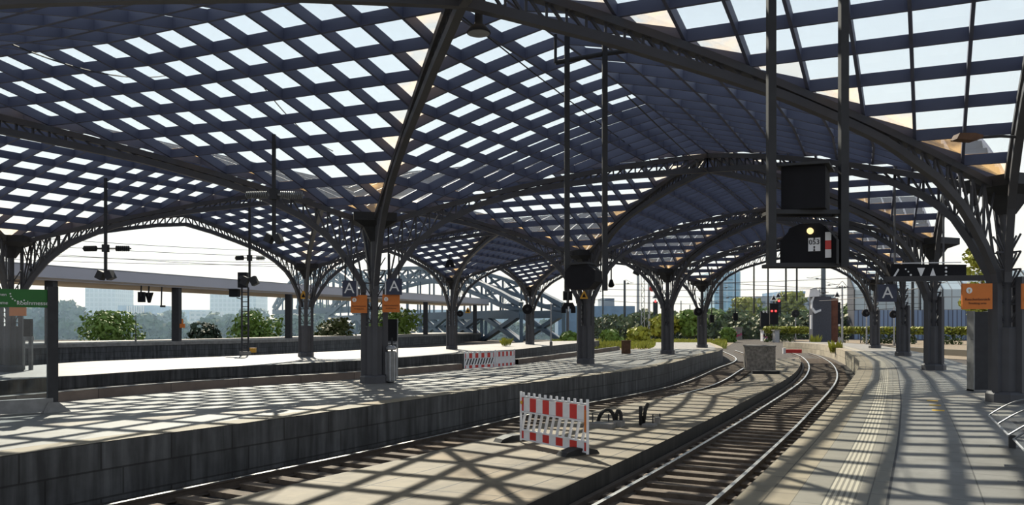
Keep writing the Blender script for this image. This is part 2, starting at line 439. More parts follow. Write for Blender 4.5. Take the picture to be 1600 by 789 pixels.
# ------------------------------------------------------------------ tracks
def railprof(): return [(-.07, -.17), (.07, -.17), (.07, -.155), (.012, -.14), (.012, -.045), (.036, -.035), (.036, -.001), (-.036, -.001), (-.036, -.035), (-.012, -.045), (-.012, -.14), (-.07, -.155)]
def track(center, label, y0, y1, sl0, sl1, guard=False, group=None):
    c = [p for p in center if y0 <= p.y <= y1]
    th = thing('railway_track', label, 'railway track', (c[0].x, c[0].y, ZG), group)
    for sgn in (-1, 1):
        r = MB(); r.sweep(at(offset(c, .752 * sgn), ZR), railprof())
        n = 12
        # the worn running surface is bright, the sides are rusty
        for i in range(len(r.f)):
            r.mi[i] = 1
        ob = r.build('rail', [M['railside'], M['rail']], th)
        for p in ob.data.polygons: p.material_index = 1 if p.normal.z > .7 and p.center.z > (ZR - .02 - ZG) else 0
    if guard:
        r = MB(); r.sweep(at(offset([p for p in c if p.y < 58], -1.12), ZR - .05), [(-.05, -.1), (.05, -.1), (.05, 0), (-.05, 0)])
        r.build('guard_rail', M['railside'], th)
    acc = 0; nxt = 0; cnt = 0
    for i in range(1, len(c)):
        seg = (c[i] - c[i - 1]).length
        while nxt <= acc + seg and cnt < 98:
            p = c[i - 1].lerp(c[i], (nxt - acc) / seg)
            if sl0 <= p.y <= sl1:
                t = (c[i] - c[i - 1]).normalized()
                s = MB(); s.box((p.x, p.y, ZG + .025), (2.5, .26, .13), math.atan2(t.y, t.x) - PI / 2)
                s.build('sleeper', M['sleeper'], th); cnt += 1
            nxt += .64
        acc += seg
    return th
track(RC, 'curving railway track beside the sunlit platform with ribbed strip', -8, 76, 8, 66, True)
track(MC, 'railway track running below the dark wall of the middle platform', -4, 86, 9, 60)
T3 = resample([tuple(W(x, y, ZR).xy) for x, y in ((868, 558), (915, 549), (950, 542), (957, 537), (942, 532.5))], 1.0, 2)
track(T3, 'short curved track beyond the brown cabinet', 0, 200, 0, 200)
T4 = resample([tuple(W(x, y, ZR).xy) for x, y in ((1640, 558), (1540, 551), (1440, 544), (1360, 537))], 1.0, 2)
track(T4, 'sunlit track running in front of the ivy fence', 0, 200, 0, 200)

# ------------------------------------------------------------------ pillars
cp = {k: W(*v) for k, v in dict(L0=(17, 580), L1=(478, 557), L2=(706, 545.5), L3=(828, 538), M1=(585, 598), M2=(915, 568), M3=(1043, 553), M4=(1097, 543),
                                R1=(1573, 628), R2=(1459, 578), R3=(1411, 556), R4=(1367, 544)).items()}
SHIFT = Vector((-2.6, -4.0, 0))
cp['M0'] = cp['M1'] * 2 - cp['M2'] + SHIFT; cp['R0'] = cp['R1'] * 2 - cp['R2'] + SHIFT - Vector((1.5, .6, 0)); cp['M0'] = cp['M0'] + Vector((1.5, .6, 0)); cp['Lm'] = cp['L0'] * 2 - cp['L1'] + SHIFT
NICK = dict(L0='green-sign pillar', L1='signal-mast pillar', L2='small-barrier pillar', L3='bridge-side pillar', M1='A-sign pillar', M2='octagon-box pillar',
            M3='brown-cabinet pillar', M4='platform-bend pillar', R1='bench pillar', R2='second pillar from the bench', R3='third pillar from the bench', R4='fourth pillar from the bench')
ZCOL, RISE, DEP = 5.15, 2.98, .25
def make_pillar():
    th = thing('steel_pillar', 'x', 'pillar')
    b = MB(); b.lathe([(.46, 0), (.46, .2), (.42, .26), (.38, .27)], n=8); b.build('plinth', M['steel'], th)
    b = MB(); b.lathe([(.31, .25), (.31, 1.8), (.29, 1.82)], n=8); b.build('cladding', M['steel'], th)
    b = MB(); b.lathe([(.12, 1.75), (.12, 4.6), (.2, 5.2)], n=8); b.build('core_post', M['steel'], th)
    for q in range(4):
        a = PI / 4 + q * PI / 2; d = Vector((math.cos(a), math.sin(a), 0))
        b = MB(); b.bar(d * .35 + Vector((0, 0, .25)), d * .35 + Vector((0, 0, 3.02)), .15, .16, up=d)
        b.build('leg', M['steel'], th)
        b = MB()
        for k in range(5):
            z = 1.95 + k * .42
            b.bar(d * .1 + Vector((0, 0, z)), d * .35 + Vector((0, 0, z)), .04)
            b.bar(d * .1 + Vector((0, 0, z)), d * .35 + Vector((0, 0, z + .42)), .035)
        b.build('lattice', M['steel'], th)
    b = MB(); b.lathe([(.2, 4.55), (.5, 5.0), (.95, 5.16), (.95, 5.42), (.2, 5.42)], n=4); b.build('drain_hopper', M['steel_dark'], th)
    return th
NB = dict(L0='L1', L1='L2', L2='L3', M1='M2', M2='M3', M3='M4', R1='R2', R2='R3', R3='R4', L3='L2', M4='M3', R4='R3')
PLAB = dict(L0='steel pillar with flared head standing behind the green sign screen', L1='steel pillar with warning triangle beside the lattice signal mast',
            L2='steel pillar standing behind the pair of small red and white barriers', L3='slim steel pillar in front of the truss bridge',
            M1='steel pillar carrying two blue A signs, with a bin at its foot', M2='steel pillar with yellow triangle behind the hanging octagonal box',
            M3='steel pillar standing beside the rusty brown cabinet', M4='steel pillar with round black disc where the platform bends away',
            R1='massive dark steel pillar beside the metal bench', R2='dark steel pillar on square plinth, second from the bench',
            R3='dark steel pillar, third from the bench', R4='dark steel pillar by the curve, fourth from the bench')
pp = make_pillar()
for i, k in enumerate(PLAB):
    d = cp[NB[k]] - cp[k]
    place(pp, cp[k], math.atan2(d.y, d.x), PLAB[k], 'steel pillars carrying the vaulted roof', first=(i == 0))

# ------------------------------------------------------------------ roof vaults
NC = 9
class Bay:
    def __init__(s, a, b, c, d, openL=False):     # a: u-1 v-1, b: u-1 v+1, c: u+1 v-1, d: u+1 v+1
        s.c = [cp[k] for k in (a, b, c, d)]; s.k = (a, b, c, d); s.openL = openL
    def xy(s, u, v):
        a, b, c, d = s.c
        return (a * (1 - u) * (1 - v) + b * (1 - u) * (1 + v) + c * (1 + u) * (1 - v) + d * (1 + u) * (1 + v)) / 4
    def z(s, u, v):
        w = min(abs(u), abs(v)); h = RISE * (1 - .58 * w - .42 * w * w)
        if s.openL and u < 0 and abs(u) > abs(v) and abs(v) < .999:
            h *= 1 - .25 * (abs(u) - abs(v)) / (1 - abs(v))
        return ZCOL + h
    def p(s, u, v, dz=0): q = s.xy(u, v); return Vector((q.x, q.y, s.z(u, v) + dz))
    def find(s, x, y):
        best = None
        for i in range(-20, 21):
            for j in range(-20, 21):
                q = s.xy(i / 20, j / 20); e = (q.x - x) ** 2 + (q.y - y) ** 2
                if best is None or e < best[0]: best = (e, i / 20, j / 20)
        return best
BAYS = [(Bay('M0', 'M1', 'R0', 'R1'), 'lattice glass roof vault over the bell lamp and the signal box'),
        (Bay('M1', 'M2', 'R1', 'R2'), 'lattice glass roof vault between the A-sign pillar and the bench pillar'),
        (Bay('M2', 'M3', 'R2', 'R3'), 'lattice glass roof vault behind the hanging octagonal box'),
        (Bay('M3', 'M4', 'R3', 'R4'), 'last lattice glass roof vault before the open end arch'),
        (Bay('Lm', 'L0', 'M0', 'M1', True), 'lattice glass roof vault over the green sign screen'),
        (Bay('L0', 'L1', 'M1', 'M2', True), 'lattice glass roof vault over the lattice signal mast'),
        (Bay('L1', 'L2', 'M2', 'M3', True), 'lattice glass roof vault over the small barriers'),
        (Bay('L2', 'L3', 'M3', 'M4', True), 'last lattice glass roof vault before the truss bridge')]
def roof_z(x, y):
    best = None
    for b, _ in BAYS:
        e = b.find(x, y)
        if best is None or e[0] < best[0]: best = (e[0], b.z(e[1], e[2]))
    return best[1]
PT = .065
for b, lab in BAYS:
    ctr = b.p(0, 0)
    th = thing('roof_vault', lab, 'roof vault', ctr, 'lattice glass vaults of the train shed')
    for axis in (0, 1):
        for k in range(-NC, NC + 1):
            if k == NC and axis == 0 and not b.k[2].startswith('R'): continue
            if k == NC and axis == 1 and b.k[3] not in ('R4', 'M4'): continue
            mb = MB(); prev = None
            lo_, hi_ = -NC, NC
            pts = []
            for j in range(lo_, hi_ + 1):
                u, v = (k / NC, j / NC) if axis == 0 else (j / NC, k / NC)
                pts.append(b.p(u, v))
            mb.sweep(pts, [(-PT / 2, 0), (PT / 2, 0), (PT / 2, DEP), (-PT / 2, DEP)])
            mb.build('rafter' if axis == 0 else 'purlin', M['steel_roof'], th)
    gl = MB()
    for i in range(-NC, NC):
        for j in range(-NC, NC):
            q = [(i, j), (i + 1, j), (i + 1, j + 1), (i, j + 1)]
            P = [b.p(x / NC, y / NC, DEP + .01) for x, y in q]
            c = (i + .5, j + .5)
            if abs(abs(c[0]) - abs(c[1])) < .1:
                near_col = abs(c[0]) > NC - 1
                gl.m = 1
                if c[0] * c[1] > 0: tri = ((0, 1, 2), (0, 2, 3))
                else: tri = ((0, 1, 3), (1, 2, 3))
                for n, t in enumerate(tri): gl.face([P[x] for x in t])
            else:
                gl.m = 0; gl.face(P)
    gl.build('glazing', [M['glass'], M['rust']], th)

# ------------------------------------------------------------------ lattice girders
SH = [(0, 0.0), (.033, .026), (.07, .2), (.115, .366), (.1765, .5), (.289, .65), (.435, .774), (.61, .858), (.8, .94), (1, 1.0)]
def shape(t):
    for (a, x), (b, y) in zip(SH, SH[1:]):
        if t <= b: return x + (y - x) * (t - a) / (b - a)
    return 1.0
def girder(A, B, topz, crown, label, group, bar=.05, path=None):
    """arched lattice girder in the vertical plane A-B; topz(t in -1..1)"""
    th = thing('lattice_girder', label, 'roof girder', (A + B) / 2 + Vector((0, 0, crown)), group)
    L = (B - A).length; n = max(12, int(L / .8))
    top, bot = [], []
    off = .36 / (L / 2)
    for i in range(2 * n + 1):
        t = -1 + i / n
        s = 1 - abs(t)
        p = path(t) if path else A.lerp(B, (t + 1) / 2)
        top.append(Vector((p.x, p.y, topz(t) - .10)))
        sb = max(0, s - off + .033)
        if s >= off - 1e-6: bot.append((i, Vector((p.x, p.y, min(topz(t) - .3, 2.95 + (crown - 2.95) * shape(sb))))))
    mb = MB(); mb.sweep(top, [(-.10, -.08), (.10, -.08), (.10, .08), (-.10, .08)]); mb.build('top_chord', M['steel'], th)
    bp = [p for _, p in bot]
    e0, e1 = Vector((bp[0].x, bp[0].y, 0)) - A, Vector((bp[-1].x, bp[-1].y, 0)) - B
    pa, pb = A + e0.normalized() * .36, B + e1.normalized() * .36
    bp = [Vector((pa.x, pa.y, 2.9))] + bp + [Vector((pb.x, pb.y, 2.9))]
    mb = MB(); mb.sweep(bp, [(-.08, -.09), (.08, -.09), (.08, .09), (-.08, .09)]); mb.build('bottom_chord', M['steel'], th)
    mb = MB()
    for q in range(0, len(bot) - 1):
        i, p = bot[q]; j, p2 = bot[q + 1]
        if (top[i] - p).length > .28: mb.bar(p, top[i], bar)
        mid = (i + j) // 2
        if p.z < p2.z: mb.bar(p, top[j], bar)
        else: mb.bar(p2, top[i], bar)
        if (top[i] - p).length > .9:
            if p.z < p2.z: mb.bar(top[i], p2, bar * .7)
            else: mb.bar(top[j], p, bar * .7)
    mb.build('web_lattice', M['steel'], th)
    return th
GL = {('M0', 'R1'): 'curved lattice girder sweeping up from the bench pillar past the signal box poles',
      ('M1', 'R0'): 'straight-looking lattice girder rising from the A-sign pillar to the bell lamp',
      ('Lm', 'M1'): 'curved lattice girder from the A-sign pillar over the ribbed insulators',
      ('L0', 'M0'): 'curved lattice girder rising steeply from the green-sign pillar'}
for b, lab in BAYS:
    A, B, C_, D_ = b.k
    for (p, q, sg) in ((A, D_, 1), (B, C_, -1)):
        l = GL.get((p, q)) or 'curved lattice girder from the %s to the %s' % (NICK.get(p, p), NICK.get(q, q))
        girder(cp[p], cp[q], lambda t, b=b, sg=sg: b.z(t, t * sg), 7.52, l, 'diagonal lattice girders of the roof', path=lambda t, b=b, sg=sg: b.xy(t, t * sg))
for b, lab in BAYS:
    A, B, C_, D_ = b.k
    if b.openL:
        n1 = NICK.get(A, 'edge of the roof'); n2 = NICK.get(B)
        l = 'slender edge girder from %s to %s' % (n2, n1) if A != 'Lm' else 'slender edge girder passing out beyond the green-sign pillar'
        girder(cp[A], cp[B], lambda t, b=b: b.z(-1, t), 6.85, l, 'edge girders on the open sides')
    else:
        n1 = NICK.get(C_, ''); n2 = NICK.get(D_)
        l = 'edge girder from %s to %s' % (n1, n2) if C_ != 'R0' else 'edge girder springing outward from the bench pillar'
        girder(cp[C_], cp[D_], lambda t, b=b: b.z(1, t), 7.3, l, 'edge girders on the open sides')
b3, b7 = BAYS[3][0], BAYS[7][0]
girder(cp['M4'], cp['R4'], lambda t: b3.z(t, 1), 7.35, 'end arch girder spanning the tracks where they leave the roof', 'end arch girders')
girder(cp['L3'], cp['M4'], lambda t: b7.z(t, 1), 7.35, 'end arch girder in front of the truss bridge', 'end arch girders')
# ------------------------------------------------------------------ hanging signals
TH = math.atan2(.46, .89)                         # heading of the tracks here, right of straight ahead
def axes(h): return Vector((math.cos(h), -math.sin(h), 0)), Vector((math.sin(h), math.cos(h), 0)), Vector((0, 0, 1))
UP = Vector((0, 0, 1))
Y1 = 9.6
p1, p2 = D(1205, 417, Y1), D(1318, 417, Y1)
th = thing('signal_gantry', 'tall two-pole hanging frame that carries the black signal box', 'signal frame', p1)
for p in (p1, p2):
    mb = MB(); mb.box((p.x, p.y, (p.z + roof_z(p.x, p.y)) / 2 + .05), (.095, .095, roof_z(p.x, p.y) - p.z + .1)); mb.build('pole', M['steel_dark'], th)
for py in (331, 414):
    a, b = D(1205, py, Y1), D(1318, py, Y1)
    mb = MB(); mb.bar(a, b, .05); mb.bar(a + Vector((0, .3, 0)), b + Vector((0, .3, 0)), .04); mb.bar(a, a + Vector((0, .3, 0)), .04); mb.bar(b, b + Vector((0, .3, 0)), .04); mb.build('crossbar', M['steel_dark'], th)
ax, ay, _ = axes(TH)
c = D(1258, 296, Y1 + .12)
th = thing('signal_housing', 'plain black monitor housing hanging above the signal box', 'signal', c)
mb = MB(); mb.plate([(-.25, -.26), (.25, -.26), (.25, .24), (-.25, .26)], c - ay * .2, ax, UP, .5); mb.build('casing', M['black'], th)
mb = MB(); mb.plate([(-.29, .26), (.30, .245), (.30, .275), (-.29, .29)], c - ay * .28, ax, UP, .65); mb.build('hood', M['steel_dark'], th)
c = D(1262, 383, Y1 + .12); s = Y1 / F
th = thing('signal_box', 'black hanging signal box with small lit lamp, number plate and red-white strip', 'signal', c)
prof = [(x * s, -y * s) for x, y in ((-42, 32), (-42, -8), (-30, -22), (-28, -28), (-12, -34), (18, -34), (30, -26), (46, -6), (46, 32))]
mb = MB(); mb.plate(list(reversed(prof)), c, ax, UP, .34); mb.build('casing', M['black'], th)
mb = MB(); mb.plate([(44 * s, -32 * s), (46 * s, -32 * s), (46 * s, 6 * s), (28 * s, 30 * s), (26 * s, 29 * s), (44 * s, 5 * s)], c - ay * .16, ax, UP, .16); mb.build('hood', M['steel_dark'], th)
o0 = c - ay * .012
mb = MB(); q = o0 + ax * 4 * s + UP * 22 * s; mb.cyl(q - ay * .02, q + ay * .012, 5 * s, 5 * s, 14); l = mb.build('lamp', M['lamp_on'], th)
mb = MB(); mb.plate([(1 * s, -10 * s), (19 * s, -10 * s), (19 * s, 11 * s), (1 * s, 11 * s)], o0, ax, UP, .012); npl = mb.build('number_plate', M['white'], th)
text('lettering', '053', 11 * s, o0 + ax * 10 * s + UP * 4 * s, ax, UP, M['black'], npl)
mb = MB()
for px, py in ((10, 10), (10, -3.5), (10, -8.5)): mb.plate([((px - 1.2) * s, (py - 1.2) * s), ((px + 1.2) * s, (py - 1.2) * s), ((px + 1.2) * s, (py + 1.2) * s), ((px - 1.2) * s, (py + 1.2) * s)], o0 - ay * .004, ax, UP, .004)
mb.bar(o0 + ax * 10 * s - UP * 4 * s - ay * .003, o0 + ax * 10 * s - UP * 8 * s - ay * .003, .006); mb.build('marking', M['black'], npl)
mb = MB()
for k, (b0, b1) in enumerate(((-21, -8), (-8, 6), (6, 19))):
    mb.m = 1 if k == 1 else 0; mb.plate([(26 * s, b0 * s), (35 * s, b0 * s), (35 * s, b1 * s), (26 * s, b1 * s)], o0, ax, UP, .012)
mb.build('mast_sign', [M['white'], M['red']], th)

Y2 = 17.0
p1, p2 = D(886, 456, Y2), D(945, 454, Y2)
th = thing('signal_gantry', 'tall two-pole hanging frame with the octagonal box', 'signal frame', p1)
for p in (p1, p2):
    t = roof_z(p.x, p.y); mb = MB(); mb.box((p.x, p.y, (p.z + t) / 2), (.11, .11, t - p.z)); mb.build('pole', M['steel_dark'], th)
mb = MB(); mb.bar(D(886, 440, Y2), D(945, 440, Y2), .06); mb.build('crossbar', M['steel_dark'], th)
mb = MB(); a = D(868, 98, Y2); b = D(990, 78, Y2); mb.tube([a, D(900, 92, Y2), D(945, 84, Y2), b], .05); mb.bar(a, a + Vector((0, 0, .6)), .06); mb.build('bracket', M['steel_dark'], th)
c = D(913, 433, Y2 - .1); s = Y2 / F
th = thing('signal_box', 'black octagonal box hanging between two poles in front of a pillar', 'signal', c)
mb = MB(); mb.plate([(x * s, -y * s) for x, y in reversed(((-25, 10), (-25, -8), (-15, -18), (12, -19), (25, -9), (25, 8), (14, 19), (-15, 20)))], c - ay * .25, ax, UP, .4); mb.build('casing', M['black'], th)
mb = MB(); mb.plate([(x * s, -y * s) for x, y in reversed(((-17, -18), (-15, -21), (13, -22), (14, -19)))], c - ay * .3, ax, UP, .55); mb.build('hood', M['steel_dark'], th)

def hung_box(px, py, w, h, Y, label, name='hanging_signal', cat='signal', depth=.3, rod=True, shape=None, extra=None, m='black'):
    c = D(px, py, Y); s = Y / F; t = roof_z(c.x, c.y)
    th = thing(name, label, cat, c)
    pts = shape or [(-.5, -.5), (.5, -.5), (.5, .5), (-.5, .5)]
    mb = MB(); mb.plate([(a * w * s, b * h * s) for a, b in pts], c - Vector((0, depth / 2, 0)), Vector((1, 0, 0)), UP, depth); mb.build('casing', M[m], th)
    if rod:
        mb = MB(); mb.bar(c + UP * h * .45 * s, Vector((c.x, c.y, t + .05)), .06); mb.build('rod', M['steel_dark'], th)
    return th, c, s
OCT = [(-.5, -.3), (-.3, -.5), (.3, -.5), (.5, -.3), (.5, .1), (.3, .5), (-.3, .5), (-.5, .1)]
hung_box(887, 462, 14, 14, 36, 'small square black box on a hanging rod beside the octagonal box')
th, c, s = hung_box(888, 481, 22, 16, 34, 'low black signal with white mark hanging under the small square box', shape=[(-.5, -.5), (-.18, -.5), (-.18, -.1), (.18, -.1), (.18, -.5), (.5, -.5), (.5, 0), (.3, .5), (-.3, .5), (-.5, 0)])
mb = MB(); mb.bar(c + Vector((0, -.16, -.15)), c + Vector((.0, -.16, .05)), .06); mb.build('indicator', M['white'], th)
hung_box(955, 443, 9, 12, 40, 'small bell-shaped lamp on a thin rod beyond the octagonal box', 'hanging_lamp', 'lamp', shape=[(-.5, -.3), (-.2, -.5), (.2, -.5), (.5, -.3), (.2, .5), (-.2, .5)])
for px, py, y in ((1149, 495, 62), (1112, 498, 63)):
    hung_box(px, py, 6, 12, y, 'thin-rodded black lamp hanging near the platform bend, %s the A blue tower' % ('below' if px > 1120 else 'beside') if False else ('black lamp on a thin rod in front of the blue tower' if px > 1130 else 'black lamp on a thin rod close to the platform-bend pillar'), 'hanging_lamp', 'lamp')
hung_box(703, 412, 16, 12, 56, 'floodlight pair hanging in front of the small-barrier pillar', 'floodlight', 'lamp', shape=[(-.5, -.5), (-.1, -.5), (0, -.1), (.1, -.5), (.5, -.5), (.25, .5), (-.25, .5)])

# overhead droppers with insulators and twin floodlights
def dropper(px, ytop, yarm, yflood, Y, label, arm=32, comb=False):
    a = D(px, yflood, Y); s = Y / F; t = roof_z(a.x, a.y)
    th = thing('wire_hanger', label, 'overhead wire hanger', a)
    mb = MB(); mb.bar(a, Vector((a.x, a.y, max(t, D(px, ytop, Y).z))), .09); mb.build('rod', M['steel_dark'], th)
    c = D(px, yarm, Y)
    mb = MB(); mb.box(c, (.2, .2, .28)); mb.build('clamp', M['steel_dark'], th)
    for sg in (-1, 1):
        mb = MB(); e = c + Vector((sg * arm * s, .1, 0)); st = c + Vector((sg * .1, 0, 0)); d = e - st; n = 7 if not comb else 12
        mb.bar(st, e, .045)
        for k in range(n):
            q = st + d * (.35 + .6 * k / n) if not comb else st + d * (.12 + .85 * k / n)
            mb.cyl(q, q + d.normalized() * (d.length * .035), .11 if not comb else .10, n=10)
        mb.build('insulator', M['steel_dark'] if not comb else M['grey'], th)
        f = MB(); b0 = a + Vector((sg * .05, 0, 0)); ang = sg * .45
        R = Matrix.Rotation(ang, 3, 'Y'); f.box(a + Vector((sg * 7 * s, 0, -5 * s)), (10 * s, .35, 13 * s), mtx=Matrix.Rotation(-ang, 3, 'Y')); f.build('floodlight', M['steel_dark'], th)
    return th
dropper(165, 290, 388, 425, 30, 'wire hanger with two insulators and twin floodlights near the green sign screen', 38)
dropper(428, 210, 304, 368, 22, 'wire hanger with long ribbed insulators and twin floodlights in front of a girder', 46, True)
dropper(390, 350, 403, 434, 38, 'wire hanger with insulators and twin floodlights above the signal mast', 24)
dropper(1003, 380, 412, 418, 62, 'small wire hanger beyond the brown cabinet', 14)

# bell lamp under the roof boss
c = D(748, 52, 14.6)
th = thing('bell_lamp', 'dark bell-shaped lamp hanging below the roof crossing of the girders', 'lamp', c)
mb = MB(); mb.lathe([(.22, 0), (.22, .02), (.16, .10), (.075, .17), (.07, .5), (.07, .62)], c, 20); mb.build('lamp_shade', M['steel_dark'], th, True)
mb = MB(); mb.cyl(c + Vector((0, 0, .005)), c - Vector((0, 0, .01)), .2, .2, 20); mb.build('diffuser', M['grey'], th)
mb = MB(); mb.cyl(c + UP * .6, Vector((c.x, c.y, roof_z(c.x, c.y))), .05); mb.build('rod', M['steel_dark'], th)
# paddle-shaped lamp high above the bench pillar
c = D(1510, 215, 16.5)
th = thing('street_lamp', 'flat paddle-shaped lamp on a horizontal arm high above the bench pillar', 'lamp', c)
mb = MB(); mb.plate([(-.26, -.05), (-.2, .07), (.12, .07), (.28, .03), (.28, -.03), (.12, -.08)], c - Vector((0, .12, 0)), Vector((1, 0, 0)), UP, .25); mb.build('lamp_head', M['brown'], th)
mb = MB(); mb.tube([c + Vector((.25, 0, 0)), c + Vector((.7, 0, .03)), c + Vector((1.4, .2, .05))], .03); mb.bar(c + Vector((1.4, .2, .05)), c + Vector((1.4, .2, 1.2)), .05); mb.build('arm', M['steel_dark'], th)

# ------------------------------------------------------------------ signs
X1 = Vector((1, 0, 0))
def hang_sign(name, label, cat, cen, w, h, m, rz=0.0, depth=.06, rods=(), frame=None):
    ax = Vector((math.cos(rz), math.sin(rz), 0)); ay = Vector((-math.sin(rz), math.cos(rz), 0))
    th = thing(name, label, cat, cen)
    mb = MB(); mb.plate([(-w / 2, -h / 2), (w / 2, -h / 2), (w / 2, h / 2), (-w / 2, h / 2)], cen - ay * depth / 2, ax, UP, depth); mb.build('panel', m, th)
    for x, z1 in rods:
        mb = MB(); q = cen + ax * x + UP * (h / 2); mb.bar(q - UP * .03, Vector((q.x, q.y, z1)), .04); mb.build('rod', M['steel_dark'], th)
    return th, cen - ay * (depth / 2), ax
def a_sign(px, py, w, h, Y, label, rz, zt):
    s = Y / F
    th, o, ax = hang_sign('platform_sign', label, 'sign', D(px, py, Y), w * s, h * s, M['blue'], rz, .12, ((-w * s * .3, zt), (w * s * .3, zt)))
    text('letter', 'A', h * s * .95, o - Vector((0, .004, 0)), ax, UP, M['letter'], th)
    return th, o, ax
th, o, ax = a_sign(546, 451, 21, 25, 25.2, 'blue A sign above the orange board, on the side away from the bin', .15, 4.0)
mb = MB(); q = D(557.5, 451, 25.25); mb.box(q, (.06, .08, .46)); mb.build('side_strip', M['letter'], th)
th, o, ax = a_sign(616, 448, 24, 25, 25.2, 'blue A sign above the orange board, on the same side as the bin', .15, 4.1)
mb = MB(); q = D(602.5, 450, 25.2); mb.box(q, (.04, .08, .42)); mb.build('side_strip', M['letter'], th)
def orange(px, py, w, h, Y, label, rz, rods=(), two=True):
    s = Y / F
    th, o, ax = hang_sign('smoking_sign', label, 'sign', D(px, py, Y), w * s, h * s, M['orange'], rz, .08, rods)
    e = o - Vector((0, .004, 0))
    mb = MB(); q = e + ax * (-.28 * w * s) + UP * (.23 * h * s); mb.cyl(q, q - Vector((0, .006, 0)), .12 * h * s, n=18); em = mb.build('emblem', M['letter'], th)
    mb = MB(); mb.cyl(q - Vector((0, .008, 0)) + UP * .01, q - Vector((0, .012, 0)) + UP * .01, .035 * h * s, n=10); mb.bar(q - Vector((0, .01, .03 * h * s)), q - Vector((0, .01, .09 * h * s)), .02 * h * s); mb.build('mark', M['amber'], em)
    text('lettering', 'Raucherbereich', .155 * w * s * .86, e - UP * .12 * h * s, ax, UP, M['dletter'], th)
    text('lettering', 'Smoking area', .11 * w * s, e - UP * .27 * h * s, ax, UP, M['dletter'], th)
    return th
orange(561, 475, 25, 28, 25.3, 'orange board below the blue A sign on the side away from the bin', .15, ((0, 3.0),))
orange(611, 474, 27, 28, 25.3, 'orange board below the blue A sign on the same side as the bin', .15, ((0, 3.0),))
orange(1526, 463, 44, 40, 19.2, 'orange board on top of the dark rectangular post beside the bench pillar', -.12)
orange(1618, 463, 44, 40, 19.0, 'orange board cut off at the edge, behind the bench pillar', -.12, ((0, 4.0),))
# dark post carrying the orange board
c = W(1533, 611, 0)
th = thing('sign_post', 'dark rectangular post under the orange board beside the bench pillar', 'post', c)
mb = MB(); mb.box(c + Vector((0, .1, 1.13)), (.42, .3, 2.22)); mb.build('casing', M['steel_dark'], th)
for sx in (-1, 1):
    mb = MB(); mb.box(c + Vector((sx * .235, .1, 1.13)), (.03, .34, 2.26)); mb.build('edge_strip', M['grey'], th)
mb = MB(); mb.box(c + Vector((0, .1, .02)), (.5, .4, .04)); mb.build('base_plate', M['grey'], th)

# triangle indicator panel and its beam
Y = 26.0
a, b = D(1392, 425, Y), D(1510, 424, Y)
cen = (a + b) / 2; s = Y / F
th = thing('indicator_panel', 'long black indicator panel with slash, dots and two white triangles', 'sign', cen)
mb = MB(); mb.plate([(-59 * s, -12 * s), (59 * s, -11 * s), (59 * s, 11 * s), (-59 * s, 12 * s)], cen, X1, UP, .3); pn = mb.build('casing', M['black'], th)
mb = MB(); mb.bar(cen + Vector((-54 * s, -.03, 13 * s)), cen + Vector((50 * s, -.03, 14.5 * s)), .03); mb.build('top_rail', M['white'], th)
f = cen - Vector((0, .008, 0))
def pix(poly): return [(x * s, y * s) for x, y in poly]
mb = MB(); mb.plate(pix([(-56, -8), (-54, -10), (-46, 3), (-48, 5)]), f, X1, UP, .006); mb.build('slash_mark', M['letter'], pn)
mb = MB(); mb.plate(pix([(-12, -9), (-6, 6), (-18, 6)]), f, X1, UP, .006); mb.build('triangle_mark', M['letter'], pn)
mb = MB(); mb.plate(pix([(1, -9), (12, -9), (6.5, 6)]), f, X1, UP, .006); mb.build('triangle_mark', M['letter'], pn)
for x, y, r in ((-36, 4, 1.2), (-32, 0, 1.3), (-28, -5, 1.6), (27, 6, 1.8), (27, 0, 1.8), (27, -6, 1.8)):
    mb = MB(); mb.cyl(f + Vector((x * s, .004, y * s)), f + Vector((x * s, -.004, y * s)), r * s, n=10); mb.build('dot_mark', M['letter'], pn)
th = thing('sign_beam', 'horizontal beam below the black indicator panel', 'beam', D(1390, 435, Y))
mb = MB(); mb.bar(D(1385, 436, Y + .1), D(1548, 434, Y - 2.5), .2, 5 * s + .06); mb.build('beam', M['steel'], th)
for px in (1398, 1474):
    mb = MB(); q = D(px, 433, Y + .1); mb.bar(q, Vector((q.x, q.y, roof_z(q.x, q.y))), .05); mb.build('rod', M['steel'], th)
th, o, ax = a_sign(1385.5, 458, 29, 27, 26.0, 'blue A sign hanging at the end of the beam under the indicator panel', 0, 3.38)

# warning triangles and plates
def tri_plate(px, py, w, Y, label):
    s = Y / F; c = D(px, py, Y)
    th = thing('warning_sign', label, 'sign', c)
    mb = MB(); mb.plate([(-w * s / 2, -w * s * .45), (w * s / 2, -w * s * .45), (w * s * .08, w * s * .5), (-w * s * .08, w * s * .5)], c, X1, UP, .02); mb.build('plate', M['amber'], th)
    mb = MB(); mb.plate([(-w * s * .24, -w * s * .28), (w * s * .24, -w * s * .28), (0, w * s * .22)], c - Vector((0, .006, 0)), X1, UP, .006); mb.build('bolt_mark', M['black'], th)
tri_plate(474, 461, 13, cp['L1'].y - .5, 'yellow warning triangle on the signal-mast pillar')
tri_plate(912.5, 461, 13, cp['M2'].y - .5, 'yellow warning triangle below the octagonal box')
tri_plate(731, 485, 9, 62, 'yellow warning triangle beside the small-barrier pillar')

